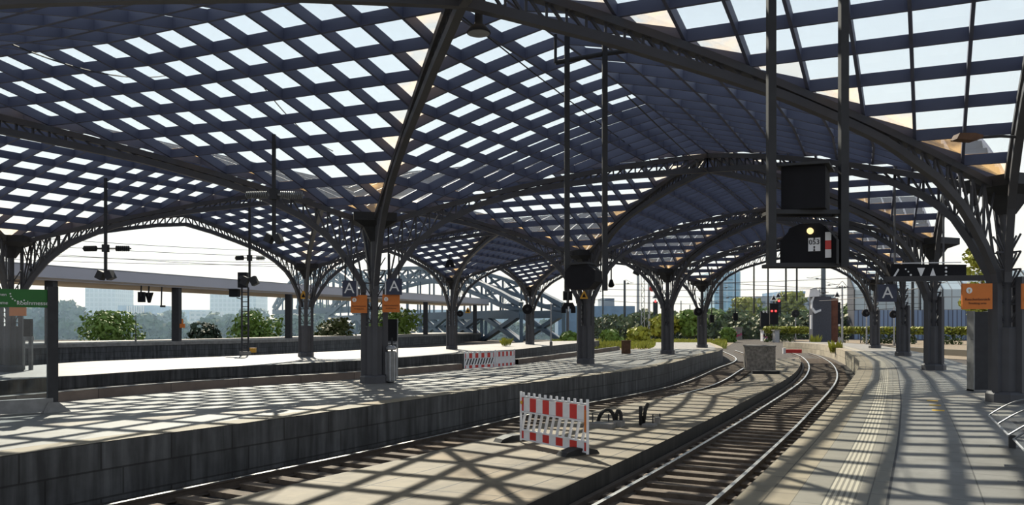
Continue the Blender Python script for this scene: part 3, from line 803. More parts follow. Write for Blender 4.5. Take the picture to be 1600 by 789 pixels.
# ------------------------------------------------------------------ green screen
A = W(82, 644, 0)
d = Vector((-.75, -.66, 0)).normalized()
th = thing('windbreak_screen', 'glass windbreak with green welcome banner and thick dark post', 'windbreak', A)
mb = MB(); mb.box(A + Vector((0, 0, 1.35)), (.2, .12, 2.68), math.atan2(d.y, d.x)); mb.build('post', M['steel_dark'], th)
mb = MB(); q = A + Vector((.12, .1, 0)); nn = Vector((d.y, -d.x, 0))
mb.plate([(-.2, 0), (.34, 0), (.1, .22), (-.1, .22)], A - nn * .1 - d * .0, -d, UP, .25); mb.build('foot', M['grey'], th)
B = A + d * 3.2
mb = MB(); mb.box(B + Vector((0, 0, 1.35)), (.2, .12, 2.68), math.atan2(d.y, d.x)); mb.build('post', M['steel_dark'], th)
mb = MB(); mb.bar(A + UP * .17, B + UP * .17, .14, .28); mb.build('bottom_rail', M['grey'], th)
mb = MB(); mb.bar(A + UP * 1.27, B + UP * 1.27, .015, 2.1); mb.build('pane', M['pane'], th)
mb = MB(); mb.bar(A + UP * 2.43 + d * .1, B + UP * 2.43 - d * .1, .03, .38); bn = mb.build('banner', M['green'], th)
fr = (d.cross(UP)).normalized();
if fr.y > 0: fr = -fr
rt = -d
fo = fr * .02
text('lettering', 'koelnmesse', .125, A + d * .37 + UP * 2.33 + fo, rt, UP, M['letter'], bn)
text('lettering', 'Willkommen', .09, A + d * 1.08 + UP * 2.50 + fo, rt, UP, M['letter'], bn)
text('lettering', 'Welcome', .10, A + d * 1.02 + UP * 2.33 + fo, rt, UP, M['letter'], bn)
for k in range(7):
    mb = MB(); an = PI + k * .36; q = A + d * .62 + rt * (.16 * math.cos(an)) + UP * (2.52 + .16 * math.sin(an)) + fo
    mb.cyl(q, q + fr * .004, .016, n=8); mb.build('dot_mark', M['letter'], bn)

# things on the next platform seen through and beside it
c = W(43, 578, 0)
th = thing('info_pillar', 'dark information display on twin metal posts behind the glass screen', 'display', c)
mb = MB(); mb.box(c + Vector((0, 0, 1.75)), (.34, .2, .72)); mb.build('display', M['black'], th)
mb = MB(); mb.box(c + Vector((.0, 0, 1.3)), (.44, .16, .18)); mb.build('shelf', M['grey'], th)
for sx in (-.17, .14):
    mb = MB(); mb.box(c + Vector((sx, 0, .65)), (.13 if sx > 0 else .08, .12, 1.3)); mb.build('leg', M['grey'], th)
hang_sign('smoking_sign', 'brown-orange board on the pillar behind the green banner', 'sign', D(28, 484, 31.5), .62, .48, M['orange'], 0.1, .06, ((0, 3.4),))

# bin and timetable case at the A-sign pillar
c = W(611, 598, 0)
th = thing('litter_bin', 'tall ribbed metal litter bin at the foot of the A-sign pillar', 'litter bin', c)
mb = MB(); mb.lathe([(.15, .04), (.16, .1), (.16, 1.0), (.15, 1.02)], c, 16); mb.build('drum', M['grey'], th, False)
for k in range(8):
    a_ = 2 * PI * k / 8; mb = MB(); q = c + Vector((math.cos(a_), math.sin(a_), 0)) * .168; mb.box(q + UP * .53, (.035, .02, .92), a_ + PI / 2); mb.build('slat', M['galv'], th)
mb = MB(); mb.lathe([(.1, .0), (.1, .06)], c, 12); mb.build('foot', M['steel_dark'], th)
mb = MB(); mb.lathe([(.15, 1.06), (.17, 1.1), (.17, 1.14), (.1, 1.2)], c, 16); mb.build('lid', M['galv'], th)
mb = MB(); mb.box(c + Vector((0, .19, .85)), (.06, .04, 1.2)); mb.build('bracket', M['steel_dark'], th)
c = W(610, 590, 0) + Vector((0, .3, 0))
th = thing('notice_case', 'dark notice case on a thin post behind the litter bin', 'notice board', c)
mb = MB(); mb.box(c + Vector((0, 0, 1.68)), (.40, .08, .78)); mb.build('casing', M['black'], th)
mb = MB(); mb.box(c + Vector((.2, 0, 1.05)), (.05, .05, 2.08)); mb.box(c + Vector((0, 0, 1.2)), (.38, .03, .05)); mb.build('frame', M['galv'], th)

# ------------------------------------------------------------------ red and white barrier
def barrier(P, Q, label, hgt=1.05, group=None, solid=False, foot=True, nstripe=9, name='plank_barrier'):
    P, Q = Vector(P), Vector(Q); d = Q - P; L = d.length; d.normalize(); n = d.cross(UP)
    if n.y > 0: n = -n
    th = thing(name, label, 'barrier', (P + Q) / 2, group)
    k = hgt / 1.05
    def sheet(poly, z, m, nm, th_=.03, push=0):
        mb = MB(); mb.plate(poly, P + UP * z + n * push, d, UP, th_); return mb.build(nm, m, th)
    for x in (0, L):
        mb = MB(); mb.bar(P + d * x + UP * .04, P + d * x + UP * hgt, .05); mb.build('post', M['white'], th)
    for z0, z1, nm in ((.66, .93, 'upper_board'), (.09, .25, 'lower_board')):
        mb = MB()
        w = L / nstripe
        # alternate stripes, dark end piece first as in a worn board
        edges = [0, .045 * L] + [.045 * L + (L * .91) * i / 9 for i in range(1, 10)] + [L]
        for i in range(len(edges) - 1):
            mb.m = 0 if i % 2 == 0 else 1
            mb.plate([(edges[i], z0 * k), (edges[i + 1], z0 * k), (edges[i + 1], z1 * k), (edges[i], z1 * k)], P, d, UP, .025)
        mb.build(nm, [M['red'], M['white']], th)
    for z in (.96, .64, .265, .075):
        mb = MB(); mb.bar(P + UP * z * k, P + d * L + UP * z * k, .035, .028 * k); mb.build('rail', M['white'], th)
    if not solid:
        ns = 11
        for i in range(ns):
            x = L * (i + .2) / ns
            mb = MB(); mb.bar(P + d * x + UP * .27 * k, P + d * (x + .12) + UP * .635 * k, .03, .05, up=n); mb.build('slat', M['white'], th)
    else:
        mb = MB(); mb.plate([(0, .27 * k), (L, .27 * k), (L, .63 * k), (0, .63 * k)], P, d, UP, .02); mb.build('infill_panel', M['white'], th)
    if not solid:
        for i in range(11):
            x = L * (i + .5) / 11.5
            mb = MB(); mb.bar(P + d * x + UP * .96 * k, P + d * x + UP * 1.04 * k, .05, .03, up=n); mb.build('peg', M['white'], th)
    return th, d, n
P, Q = W(814, 691, ZS), W(918, 713, ZS)
th, d, n = barrier(P, Q, 'red and white plank barrier standing on the low walkway', 1.06)
for x in (P, Q):
    mb = MB()
    mb.plate([(-.42, 0), (.42, 0), (.36, .07), (.12, .13), (-.12, .13), (-.36, .07)], x - d * .14, n, UP, -.28); mb.build('foot', M['rubber'], th)
mb = MB(); mb.bar(Q + UP * .45 + n * .03 - d * .03, Q + UP * .86 + n * .03 - d * .03, .05, .015, up=n); mb.build('reflector', M['orange'], th)
mb = MB(); q = P + d * .06 + UP * .84 + n * .02; mb.cyl(q, q + n * .02, .035, n=10); mb.build('reflector', M['amber'], th)
a_, b_, c_ = W(726, 578, 0), W(774, 575, 0), W(804, 572.5, 0)
barrier(a_, b_ - (b_ - a_) * .03, 'small red and white barrier with vertical slits closing the kerb gap', .76, 'small barriers in the kerb gap')
barrier(b_, c_, 'small barrier with a closed corrugated lower panel beside the slitted one', .78, 'small barriers in the kerb gap', True)

# cable stubs and slabs on the walkway
def stub(pts, label, r=.045):
    p = [Vector(q) for q in pts]
    fine = []
    P_ = [p[0]] + p + [p[-1]]
    for i in range(1, len(P_) - 2):
        for k in range(6):
            t = k / 6; a, b, c, e = P_[i - 1], P_[i], P_[i + 1], P_[i + 2]
            fine.append(.5 * ((2 * b) + (c - a) * t + (2 * a - 5 * b + 4 * c - e) * t * t + (3 * b - a - 3 * c + e) * t ** 3))
    fine.append(p[-1])
    mb = MB()
    # round tube with free orientation
    for i in range(len(fine) - 1): mb.cyl(fine[i], fine[i + 1], r, r, 8)
    tag(mb.build('cable_conduit', M['rubber']), label, 'cable', 'cable stubs on the walkway')
Yc = W(950, 665, ZS).y
stub([W(934, 662, ZS), D(937, 650, Yc), D(945, 641, Yc), D(953, 641, Yc), D(959, 650, Yc), D(961, 664, Yc)], 'wide black cable loop behind the barrier')
stub([W(963, 664, ZS), D(963, 650, Yc - .1), D(966, 641, Yc - .1), D(970, 648, Yc - .1), D(970, 664, Yc - .1)], 'narrow upright black cable loop next to the wide loop')
stub([W(1001, 664, ZS), D(1001, 648, Yc), D(1001, 635, Yc)], 'straight black cable stub sticking up from the walkway')
stub([W(1005, 663, ZS), D(1007, 650, Yc), D(1009, 638, Yc), D(1013, 630, Yc)], 'leaning black cable stub next to the straight one')
for px, py, w_, h_, dd, lab in ((943, 667, .55, .1, .5, 'flat concrete slab under the wide cable loop'), (967, 666, .2, .14, .3, 'small concrete cube at the foot of the narrow loop'),
                            (1015, 666, .3, .06, .3, 'thin slab beside the leaning cable stub'), (1027, 662, .12, .16, .12, 'little upright concrete stump behind the cable stubs')):
    c = W(px, py, ZS); mb = MB(); mb.box(c + UP * h_ / 2, (w_, dd, h_), -TH); tag(mb.build('concrete_slab', M['concrete']), lab, 'slab')
for px, py in ((926, 655), (951, 657), (1020, 658), (1031, 656)):
    c = W(px, py + 5, ZS); mb = MB(); mb.cyl(c, c + UP * .24, .018, n=6); tag(mb.build('ground_pin', M['steel_dark']), 'thin metal pin standing up among the cable stubs', 'pin', 'metal pins by the cable stubs')

# concrete block with a slab at its foot
c = W(1191, 579, ZS)
th = thing('concrete_block', 'large weathered concrete block at the end of the low walkway', 'concrete block', c)
mb = MB(); mb.box(c + Vector((0, .5, .64)), (1.5, 1.1, 1.28), -.15); mb.build('body', M['blockc'], th)
mb = MB(); mb.box(c + Vector((0, .5, 1.31)), (1.56, 1.16, .07), -.15); mb.build('cap', M['concrete'], th)
c = W(1197, 584, ZS); mb = MB(); mb.box(c + Vector((0, .1, .07)), (1.3, .4, .14), -.1); tag(mb.build('rubber_slab', M['rubber']), 'black slab lying against the concrete block', 'slab')
for px, w_, h_ in ((1176, .32, .35), (1186, .25, .3), (1206, .35, .8)):
    pass
c = W(1238, 552, ZS)
th = thing('wheel_stop', 'red wheel stop lying near the far tip of the walkway', 'wheel stop', c)
mb = MB(); mb.box(c + Vector((.1, 0, .18)), (1.3, .4, .3), -.2); mb.build('body', M['red'], th)
mb = MB(); mb.box(c + Vector((-.7, 0, .2)), (.22, .4, .5), -.2); mb.build('end_plate', M['white'], th)
# rusty brown cabinet
c = W(979, 553, 0)
th = thing('cable_cabinet', 'rusty brown cabinet standing on the middle platform', 'cabinet', c)
mb = MB(); mb.box(c + Vector((0, .2, .42)), (.56, .5, .8), -.2); mb.build('body', M['brown'], th)
mb = MB(); mb.box(c + Vector((0, .2, .84)), (.62, .56, .05), -.2); mb.build('lid', M['brown'], th)
mb = MB(); mb.box(c + Vector((.02, -.07, .4)), (.4, .02, .6), -.2); mb.build('door', M['brown'], th)

# yellow floor mark on the platform
mb = MB()
for k, (px, py) in enumerate(((1457, 626), (1461, 633), (1466, 641))):
    c = W(px, py, .004); mb.box(c, (.24, .26, .004), -TH)
tag(mb.build('floor_marking', M['yellow']), 'row of worn yellow dashes painted on the platform slabs', 'floor marking')

# ------------------------------------------------------------------ metal bench
def bench(p, q, label, arms, legs):
    p, q = Vector(p), Vector(q); d = (q - p); L = d.length; d.normalize(); r = Vector((-d.y, d.x, 0))
    if r.x < 0: r = -r
    th = thing('metal_bench', label, 'bench', (p.x, p.y, 0), 'metal platform benches')
    mb = MB()
    prof = [(0, 0), (.06, .0), (.3, -.03), (.48, -.01), (.56, .06)]
    n = 26
    vs = []
    # perforated seat: slim bars running front to back
    for k in range(int(L / .022)):
        o = p + d * (k * .022)
        for (a0, z0), (a1, z1) in zip(prof, prof[1:]): mb.bar(o + r * a0 + UP * z0, o + r * a1 + UP * z1, .012, .006)
    for a0, z0 in ((.14, -.012), (.3, -.03), (.44, -.018)):
        mb.bar(p + r * a0 + UP * (z0 - .006), q + r * a0 + UP * (z0 - .006), .02, .01)
    mb.build('seat_grille', M['grey'], th)
    mb = MB(); mb.tube([p, q], .014); mb.build('front_rail', M['galv'], th)
    mb = MB()
    for k in range(int(L / .022)):
        o = p + d * (k * .022) + r * .56
        mb.bar(o + UP * .06, o + r * .1 + UP * .48, .012, .006)
    mb.bar(p + r * .66 + UP * .48, q + r * .66 + UP * .48, .03, .03); mb.bar(p + r * .61 + UP * .27, q + r * .61 + UP * .27, .02, .02); mb.build('backrest_grille', M['grey'], th)
    for t in arms:
        o = p + d * (L * t)
        pts = [o + r * (.62 * (1 - math.cos(PI * k / 20)) if False else .62 * k / 10) + UP * (.20 * math.sin(PI * min(1, k / 10 * .62 + .0)) + (.26 * k / 10) * .35) for k in range(11)]
        mb = MB()
        for a, b in zip(pts, pts[1:]): mb.cyl(a, b, .012, n=8)
        mb.build('armrest', M['grey'], th)
    for t in legs:
        o = p + d * (L * t) + r * .28
        mb = MB(); mb.box((o.x, o.y, (p.z - .04) / 2), (.09, .09, p.z - .04), math.atan2(d.y, d.x)); mb.build('leg', M['steel_dark'], th)
        mb = MB(); mb.bar(Vector((o.x, o.y, .012)) - r * .3, Vector((o.x, o.y, .012)) + r * .3, .06, .024); mb.build('foot_bar', M['grey'], th)
    mb = MB(); mb.bar(p + r * .28 - UP * .05, q + r * .28 - UP * .05, .06); mb.build('beam', M['steel_dark'], th)
bench(W(1545, 649, .45), W(1576, 680, .45), 'grey wire bench with curved armrests at the foot of the bench pillar', (0.0, .5, 1.0), (.12, .88))
bench(W(1584, 686, .45), W(1640, 745, .45), 'grey wire bench reaching out of view, in line with the other bench', (0.0, .5, 1.0), (.2, .85))

# ------------------------------------------------------------------ lattice signal mast on the next platform
c = W(383, 554, 0)
th = thing('signal_mast', 'narrow lattice signal mast carrying two black signal heads', 'signal mast', c)
for sx in (-.2, .2):
    mb = MB(); mb.box(c + Vector((sx, 0, 2.1)), (.09, .09, 4.2)); mb.build('upright', M['steel_dark'], th)
for k in range(13):
    mb = MB(); mb.box(c + Vector((0, 0, .3 + k * .3)), (.36, .05, .05)); mb.build('rung', M['steel_dark'], th)
mb = MB(); mb.box(c + Vector((-.1, -.1, 4.65)), (.55, .35, .95)); hd = mb.build('signal_head', M['black'], th)
mb = MB(); mb.cyl(c + Vector((-.1, -.28, 4.8)), c + Vector((-.1, -.5, 4.8)), .12, n=10); mb.build('lens_hood', M['steel_dark'], hd)
mb = MB(); mb.box(c + Vector((-.62, -.1, 3.85)), (.55, .45, .5)); hd = mb.build('signal_head', M['black'], th)
mb = MB(); mb.box(c + Vector((-.62, -.38, 4.08)), (.58, .3, .04)); mb.build('hood', M['steel_dark'], hd)
mb = MB(); mb.bar(c + Vector((-.5, -.1, 3.55)), c + Vector((-.15, 0, 3.45)), .06); mb.build('bracket', M['steel_dark'], th)
mb = MB(); mb.box(c + Vector((0, 0, .1)), (.6, .4, .2)); mb.build('base_plate', M['concrete'], th)
c = W(394, 551, 0); th = thing('grit_box', 'small orange-yellow box at the foot of the lattice mast', 'box', c)
mb = MB(); mb.box(c + Vector((0, .2, .14)), (.36, .3, .26)); mb.build('body', M['amber'], th)
mb = MB(); mb.box(c + Vector((0, .2, .29)), (.4, .34, .04)); mb.build('lid', M['amber'], th)

# ------------------------------------------------------------------ long pale canopy beyond
cz = [(-40, 0), (160, 0), (440, 0), (764, 0)]
def cpt(px, z):   # on the canopy's front line
    t0 = D(0, 408, 54.0); t1 = D(764, 467.0, 54.0 * 99 / 40.0)
    P0, P1 = Vector((t0.x, t0.y, 0)), Vector((t1.x, t1.y, 0))
    k = (px - 800) / F; dd = P1 - P0
    t = (k * P0.y - P0.x) / (dd.x - k * dd.y)
    q = P0 + dd * t; return Vector((q.x, q.y, z)), dd.normalized()
zt, zb = 6.16, 5.05
A0, dd = cpt(-120, 0); B0, _ = cpt(764, 0); rr = Vector((-dd.y, dd.x, 0))
if rr.x > 0: rr = -rr
th = thing('platform_canopy', 'long low platform canopy with plain pale fascia', 'canopy', A0)
mb = MB(); mb.plate([(0, zb), (( B0 - A0).length, zb), ((B0 - A0).length, zt), (0, zt)], A0, dd, UP, .12); mb.build('fascia', M['whitesteel'], th)
mb = MB(); mb.add([A0 + UP * (zb + .02), B0 + UP * (zb + .02), B0 + rr * 8 + UP * (zb + .02), A0 + rr * 8 + UP * (zb + .02), A0 + UP * (zb + .2), B0 + UP * (zb + .2), B0 + rr * 8 + UP * (zb + .2), A0 + rr * 8 + UP * (zb + .2)], MB.BOXF); mb.build('soffit', M['soffit'], th)
mb = MB(); mb.plate([(0, zb), (8, zb), (8, zt), (0, zt)], B0, rr, UP, .12); mb.build('end_fascia', M['whitesteel'], th)
mb = MB(); mb.add([A0 + UP * (zt - .1), B0 + UP * (zt - .1), B0 + rr * 8 + UP * (zt - .1), A0 + rr * 8 + UP * (zt - .1), A0 + UP * (zt), B0 + UP * (zt), B0 + rr * 8 + UP * (zt), A0 + rr * 8 + UP * (zt)], MB.BOXF); mb.build('roof_sheet', M['whitesteel'], th)
for px in (80, 276, 451, 572, 665, 742):
    q, _ = cpt(px, 0); q = q + rr * 1.5
    kx = (px - 800) / F; # keep the post in line as seen, one and a half metres in
    mb = MB(); mb.box((kx * q.y, q.y, (zb + ZF) / 2), (.62, .62, zb - ZF)); mb.build('post', M['steel_dark'], th)
def fhang(px, py, kind, label):
    q, _ = cpt(px, 0); q = q + rr * .8; Y = q.y; c = D(px, py, Y); s = Y / F
    th = thing('hanging_signal', label, 'signal', c)
    mb = MB()
    if kind == 'box': mb.plate([(-5 * s, -8 * s), (5 * s, -8 * s), (5 * s, 8 * s), (-5 * s, 8 * s)], c, X1, UP, .3)
    if kind == 'tri': mb.plate([(-1.2 * s, -9 * s), (1.2 * s, -9 * s), (6 * s, 7 * s), (-6 * s, 7 * s)], c, X1, UP, .25)
    if kind == 'rod': mb.plate([(-2 * s, -2 * s), (5 * s, -2 * s), (5 * s, 1 * s), (-2 * s, 1 * s)], c, X1, UP, .2)
    mb.build('casing', M['black'], th)
    mb = MB(); mb.bar(c + UP * .05, Vector((c.x, c.y + .1, zb + .05)), .09); mb.build('rod', M['steel_dark'], th)
fhang(220, 464, 'box', 'dark square signal hanging below the pale canopy')
fhang(232, 464, 'tri', 'dark triangular signal hanging below the pale canopy')
fhang(252, 478, 'rod', 'bent black hook hanging below the pale canopy')
c, _ = cpt(285, 0); c = D(285, 509, c.y - .3)
th = thing('valve_box', 'small orange fitting on the canopy post', 'fitting', c); mb = MB(); mb.box(c, (.4, .2, .35)); mb.box(c + UP * .25, (.1, .1, .7)); mb.build('body', M['orange'], th)
c, _ = cpt(745, 0)
# ------------------------------------------------------------------ truss bridge
def arch(E0, E1, zc, z0, dep, label, bar=.55, npan=16, lower=None):
    E0, E1 = Vector((E0[0], E0[1], 0)), Vector((E1[0], E1[1], 0))
    th = thing('truss_bridge', label, 'bridge', (E0 + E1) / 2 + Vector((0, 0, ZG)), 'steel arches of the river bridge')
    def zt(t): return z0 + dep * .2 + (zc - z0) * 4 * t * (1 - t)
    def zb(t): return max(z0 - .5, zt(t) - dep * (1 - .25 * abs(2 * t - 1)))
    dirv = (E1 - E0).normalized(); side = Vector((-dirv.y, dirv.x, 0))
    for sd in (0, 1):
        o = side * (8.0 * sd)
        P = [E0.lerp(E1, i / npan) + o for i in range(npan + 1)]
        T = [p + UP * zt(i / npan) for i, p in enumerate(P)]; Bt = [p + UP * zb(i / npan) for i, p in enumerate(P)]
        mb = MB(); mb.sweep(T, [(-.4, -.35), (.4, -.35), (.4, .35), (-.4, .35)]); mb.build('top_chord', M['bridge'], th)
        mb = MB(); mb.sweep(Bt, [(-.4, -.35), (.4, -.35), (.4, .35), (-.4, .35)]); mb.build('bottom_chord', M['bridge'], th)
        mb = MB()
        for i in range(npan):
            mb.bar(T[i], Bt[i], bar * .7); mb.bar(Bt[i], T[i + 1], bar * .6); mb.bar(T[i], Bt[i + 1], bar * .6)
        mb.build('web_lattice', M['bridge'], th)
        mb = MB()
        for i in range(1, npan): mb.bar(Bt[i], P[i] + UP * (z0 - 1), bar * .6)
        mb.build('hanger_lattice', M['bridge'], th)
        mb = MB(); mb.bar(P[0] + UP * (z0 - 1), P[-1] + UP * (z0 - 1), .8, 1.3); mb.build('deck_girder', M['bridge'], th)
        if lower:
            mb = MB()
            n2 = npan // 2
            for i in range(n2):
                a, b = E0.lerp(E1, i / n2) + o, E0.lerp(E1, (i + 1) / n2) + o
                mb.bar(a + UP * (z0 - 1), b + UP * lower, bar * 1.3); mb.bar(a + UP * lower, b + UP * (z0 - 1), bar * 1.3); mb.bar(a + UP * lower, a + UP * (z0 - 1), bar)
            mb.build('brace_lattice', M['bridge'], th)
arch((8.5, 132), (-46, 232), 13.6, 4.6, 2.6, 'steel arch of the river bridge with X-braced sides, next to the platform ends', lower=-1.0)
arch((-29, 205), (-74, 275), 18.2, 7.0, 3.2, 'farther steel arch of the river bridge showing above the pale canopy', .6)

# ------------------------------------------------------------------ far buildings
def block(th, name, px0, px1, ytop, Y, depth, m, zb=-6.0, rz=0):
    a, b = D(px0, ytop, Y), D(px1, ytop, Y)
    zt_ = a.z; w_ = b.x - a.x
    mb = MB()
    c = [(a.x, Y), (b.x, Y), (b.x, Y + depth), (a.x, Y + depth)]
    for i in range(4):
        p, q = c[i], c[(i + 1) % 4]; l = math.hypot(q[0] - p[0], q[1] - p[1])
        mb.face([(p[0], p[1], zb), (q[0], q[1], zb), (q[0], q[1], zt_), (p[0], p[1], zt_)], [(0, 0), (l, 0), (l, zt_ - zb), (0, zt_ - zb)])
    mb.face([(x, y, zt_) for x, y in c], [(0, 0), (.01, 0), (.01, .01), (0, .01)])
    return mb.build(name, m, th)
def building(label, blocks, loc, name='office_building', group=None):
    th = thing(name, label, 'building', loc, group)
    for b in blocks: block(th, *b)
    return th
def bz(px, Y): return Vector(((px - 800) / F * Y, Y, -6))
building('hazy high-rise showing below the pale canopy near the green banner', [('tower_block', 133, 180, 440, 620, 30, M['towera']), ('podium', 120, 190, 492, 600, 20, M['office'])], bz(156, 620), 'tower_block')
building('hazy broad high-rise behind the lattice signal mast', [('tower_block', 328, 400, 440, 640, 30, M['towera']), ('wing', 300, 332, 484, 640, 30, M['office'])], bz(364, 640), 'tower_block')
building('low flat-roofed hazy block with a row of white columns', [('hall', 184, 240, 477, 480, 25, M['bluewall']), ('plinth', 176, 262, 490, 476, 20, M['office'])], bz(212, 480))
th = building('long low hazy roofs between the two high-rises', [('hall', 240, 300, 484, 560, 25, M['bluewall']), ('hall', 296, 330, 486, 550, 25, M['office'])], bz(270, 560))
for k in range(8):
    mb = MB(); q = D(199 + k * 3.6, 485, 479); mb.box(q, (.55, .8, 5.5)); mb.build('pilaster', M['white'], [o for o in COL.objects if o.get('label', '').startswith('low flat-roofed')][0])
building('pale green-blue glazed tower rising beyond the platform bend', [('tower_block', 1116, 1157, 424, 300, 22, M['bluetower'])], bz(1136, 300), 'tower_block')
building('blue-grey office building with stepped roof above the trees', [('wing', 1180, 1224, 463, 250, 20, M['office']), ('centre_block', 1222, 1262, 455, 252, 20, M['bluewall']), ('wing', 1258, 1306, 460, 250, 20, M['office'])], bz(1240, 250))
building('long hazy blue shed behind the octagonal-box pillar', [('hall', 872, 992, 478, 185, 14, M['bluewall']), ('lift_block', 940, 960, 466, 190, 8, M['office'])], bz(930, 185), 'shed')
building('low hazy blue-grey waterfront block behind the truss bridge', [('wing', 560, 730, 484, 420, 20, M['bluewall']), ('wing', 720, 905, 489, 430, 20, M['bluewall'])], bz(740, 420))
# signal tower of dark cladding and red brick
th = thing('signal_tower', 'dark clad tower with white curved edge and red brick wing', 'building', bz(1288, 96) + Vector((0, 0, 5)))
block(th, 'dark_wing', 1270, 1299, 463, 96, 1.2, M['slate'], -1.0); block(th, 'brick_wing', 1298, 1309, 466, 96.3, 2, M['brick'], -1.0)
mb = MB(); a = D(1266, 462, 95.5); s = 95.5 / F
mb.plate([(-2 * s, -2 * s), (14 * s, -1 * s), (15 * s, 4 * s), (9 * s, 13 * s), (0, 11 * s)], a, X1, UP, 1.4); mb.build('roof', M['white'], th)
mb = MB(); mb.plate([(5 * s, -1 * s), (7 * s, -1 * s), (4 * s, -10 * s), (4 * s, -18 * s), (9 * s, -24 * s), (17 * s, -21 * s), (17 * s, -24 * s), (8 * s, -28 * s), (2 * s, -20 * s), (2 * s, -9 * s)], a, X1, UP, .3); mb.build('edge_band', M['white'], th)
mb = MB(); mb.plate([(1 * s, -30 * s), (3 * s, -30 * s), (3 * s, -52 * s), (1 * s, -52 * s)], a, X1, UP, .3); mb.build('corner_post', M['white'], th)
# glass hall behind the ivy fence
th = thing('glass_hall', 'long glazed station hall with sloping glass roof behind the ivy fence', 'building', (84, 150, ZG))
def wall_uv(mb, p, q, z0, z1, p1=None, q1=None):
    l = (Vector(q) - Vector(p)).length; p1, q1 = p1 or p, q1 or q
    hgt = math.hypot(z1 - z0, (Vector(p1) - Vector(p)).length)
    mb.face([(p[0], p[1], z0), (q[0], q[1], z0), (q1[0], q1[1], z1), (p1[0], p1[1], z1)], [(0, 0), (l, 0), (l, hgt), (0, hgt)])
P_, Q_ = (65, 152), (122, 141)
n_ = Vector((11, 57)).normalized() * 6
mb = MB(); wall_uv(mb, P_, Q_, ZG, 4.6); mb.build('clad_wall', M['hallblue'], th)
mb = MB(); wall_uv(mb, P_, Q_, 4.6, 8.4); mb.build('glass_wall', M['hallglass'], th)
P2, Q2 = (P_[0] + n_.x, P_[1] + n_.y), (Q_[0] + n_.x, Q_[1] + n_.y)
mb = MB(); wall_uv(mb, P_, Q_, 8.4, 12.2, P2, Q2); mb.build('glass_roof', M['hallglass'], th)
mb = MB(); mb.face([(P_[0], P_[1], ZG), (P_[0], P_[1], 8.4), (P2[0], P2[1], 12.2), (P2[0], P2[1], ZG)]); mb.face([(P2[0], P2[1], ZG), (P2[0], P2[1], 12.2), (Q2[0], Q2[1], 12.2), (Q2[0], Q2[1], ZG)]); mb.build('end_wall', M['slate'], th)
for k in range(16):
    t = k / 15; p = Vector(P_).lerp(Vector(Q_), t); mb = MB(); mb.box((p.x, p.y - .1, 6.5), (.16, .2, 3.9)); mb.bar((p.x, p.y - .1, 8.4), (p.x + n_.x, p.y + n_.y - .1, 12.25), .16); mb.build('mullion', M['steel_dark'], th)

# ------------------------------------------------------------------ trees
def tree(px, ytop, wpx, Y, label, m, zb=ZG, n=900, name='tree', group=None, leaf=None, trunk=True, squash=None, seed=0):
    rnd = random.Random(seed or int(px * 7 + Y))
    x = (px - 800) / F * Y; zt_ = H + (HZ - ytop) * Y / F; w_ = wpx * Y / F
    hgt = zt_ - zb
    th = thing(name, label, 'tree' if name == 'tree' else 'shrub', (x, Y, zb), group)
    leaf = leaf or max(.2, Y * (.0052 if n > 750 else .007))
    n = int(n * 1.9)
    z0 = zb + hgt * (.22 if trunk else .0)
    lumps = []
    for k in range(22):
        a = rnd.random() * 2 * PI; r = rnd.random() ** .6 * .34
        zz = rnd.random()
        env = math.sin(PI * (.12 + .76 * zz)) ** .7
        lumps.append((Vector((x + math.cos(a) * r * w_ * env, Y + math.sin(a) * r * w_ * env, z0 + (zt_ - z0) * (.12 + .76 * zz))), (.20 + .10 * rnd.random())))
    mb = MB()
    for k in range(n):
        c, r = lumps[k % len(lumps)]
        d = Vector((rnd.gauss(0, 1), rnd.gauss(0, 1), rnd.gauss(0, 1))).normalized()
        q = c + Vector((d.x * w_ * r, d.y * w_ * r, d.z * min(w_, hgt) * r * .85)) * (.55 + .45 * rnd.random())
        q.z = min(max(q.z, zb + .05), zt_)
        u = Vector((rnd.gauss(0, 1), rnd.gauss(0, 1), rnd.gauss(0, 1))).normalized(); v = u.cross(d).normalized(); u = v.cross(d + u * .6).normalized()
        L = leaf * (.6 + .8 * rnd.random())
        mb.face([q - u * L * .5, q + v * L * .35, q + u * L * .5, q - v * L * .35])
    mb.build('foliage', m, th)
    if trunk:
        mb = MB(); mb.cyl((x, Y, zb), (x, Y, z0 + hgt * .25), max(.12, w_ * .025), max(.06, w_ * .012), 8)
        for c, r in lumps[:7]: mb.cyl((x, Y, z0 + hgt * .05), c, max(.05, w_ * .01), .03, 6)
        mb.build('trunk', M['bark'], th)
    return th
tree(168, 487, 112, 112, 'loose-branched green tree below the pale canopy, near the green banner', M['leafa'], -7, 1700)
tree(325, 503, 70, 92, 'dark rounded bush between the canopy post and the signal mast', M['leafb'], -5, 1400, 'shrub', trunk=False)
tree(402, 487, 92, 118, 'fresh green tree behind the lattice signal mast', M['leafa'], -7, 1600)
tree(526, 497, 104, 104, 'dense green bush seen below the two orange boards', M['leafe'], -5, 1600, 'shrub', trunk=False)
tree(617, 470, 96, 122, 'tall green tree behind the notice case and canopy post', M['leafa'], -7, 1800)
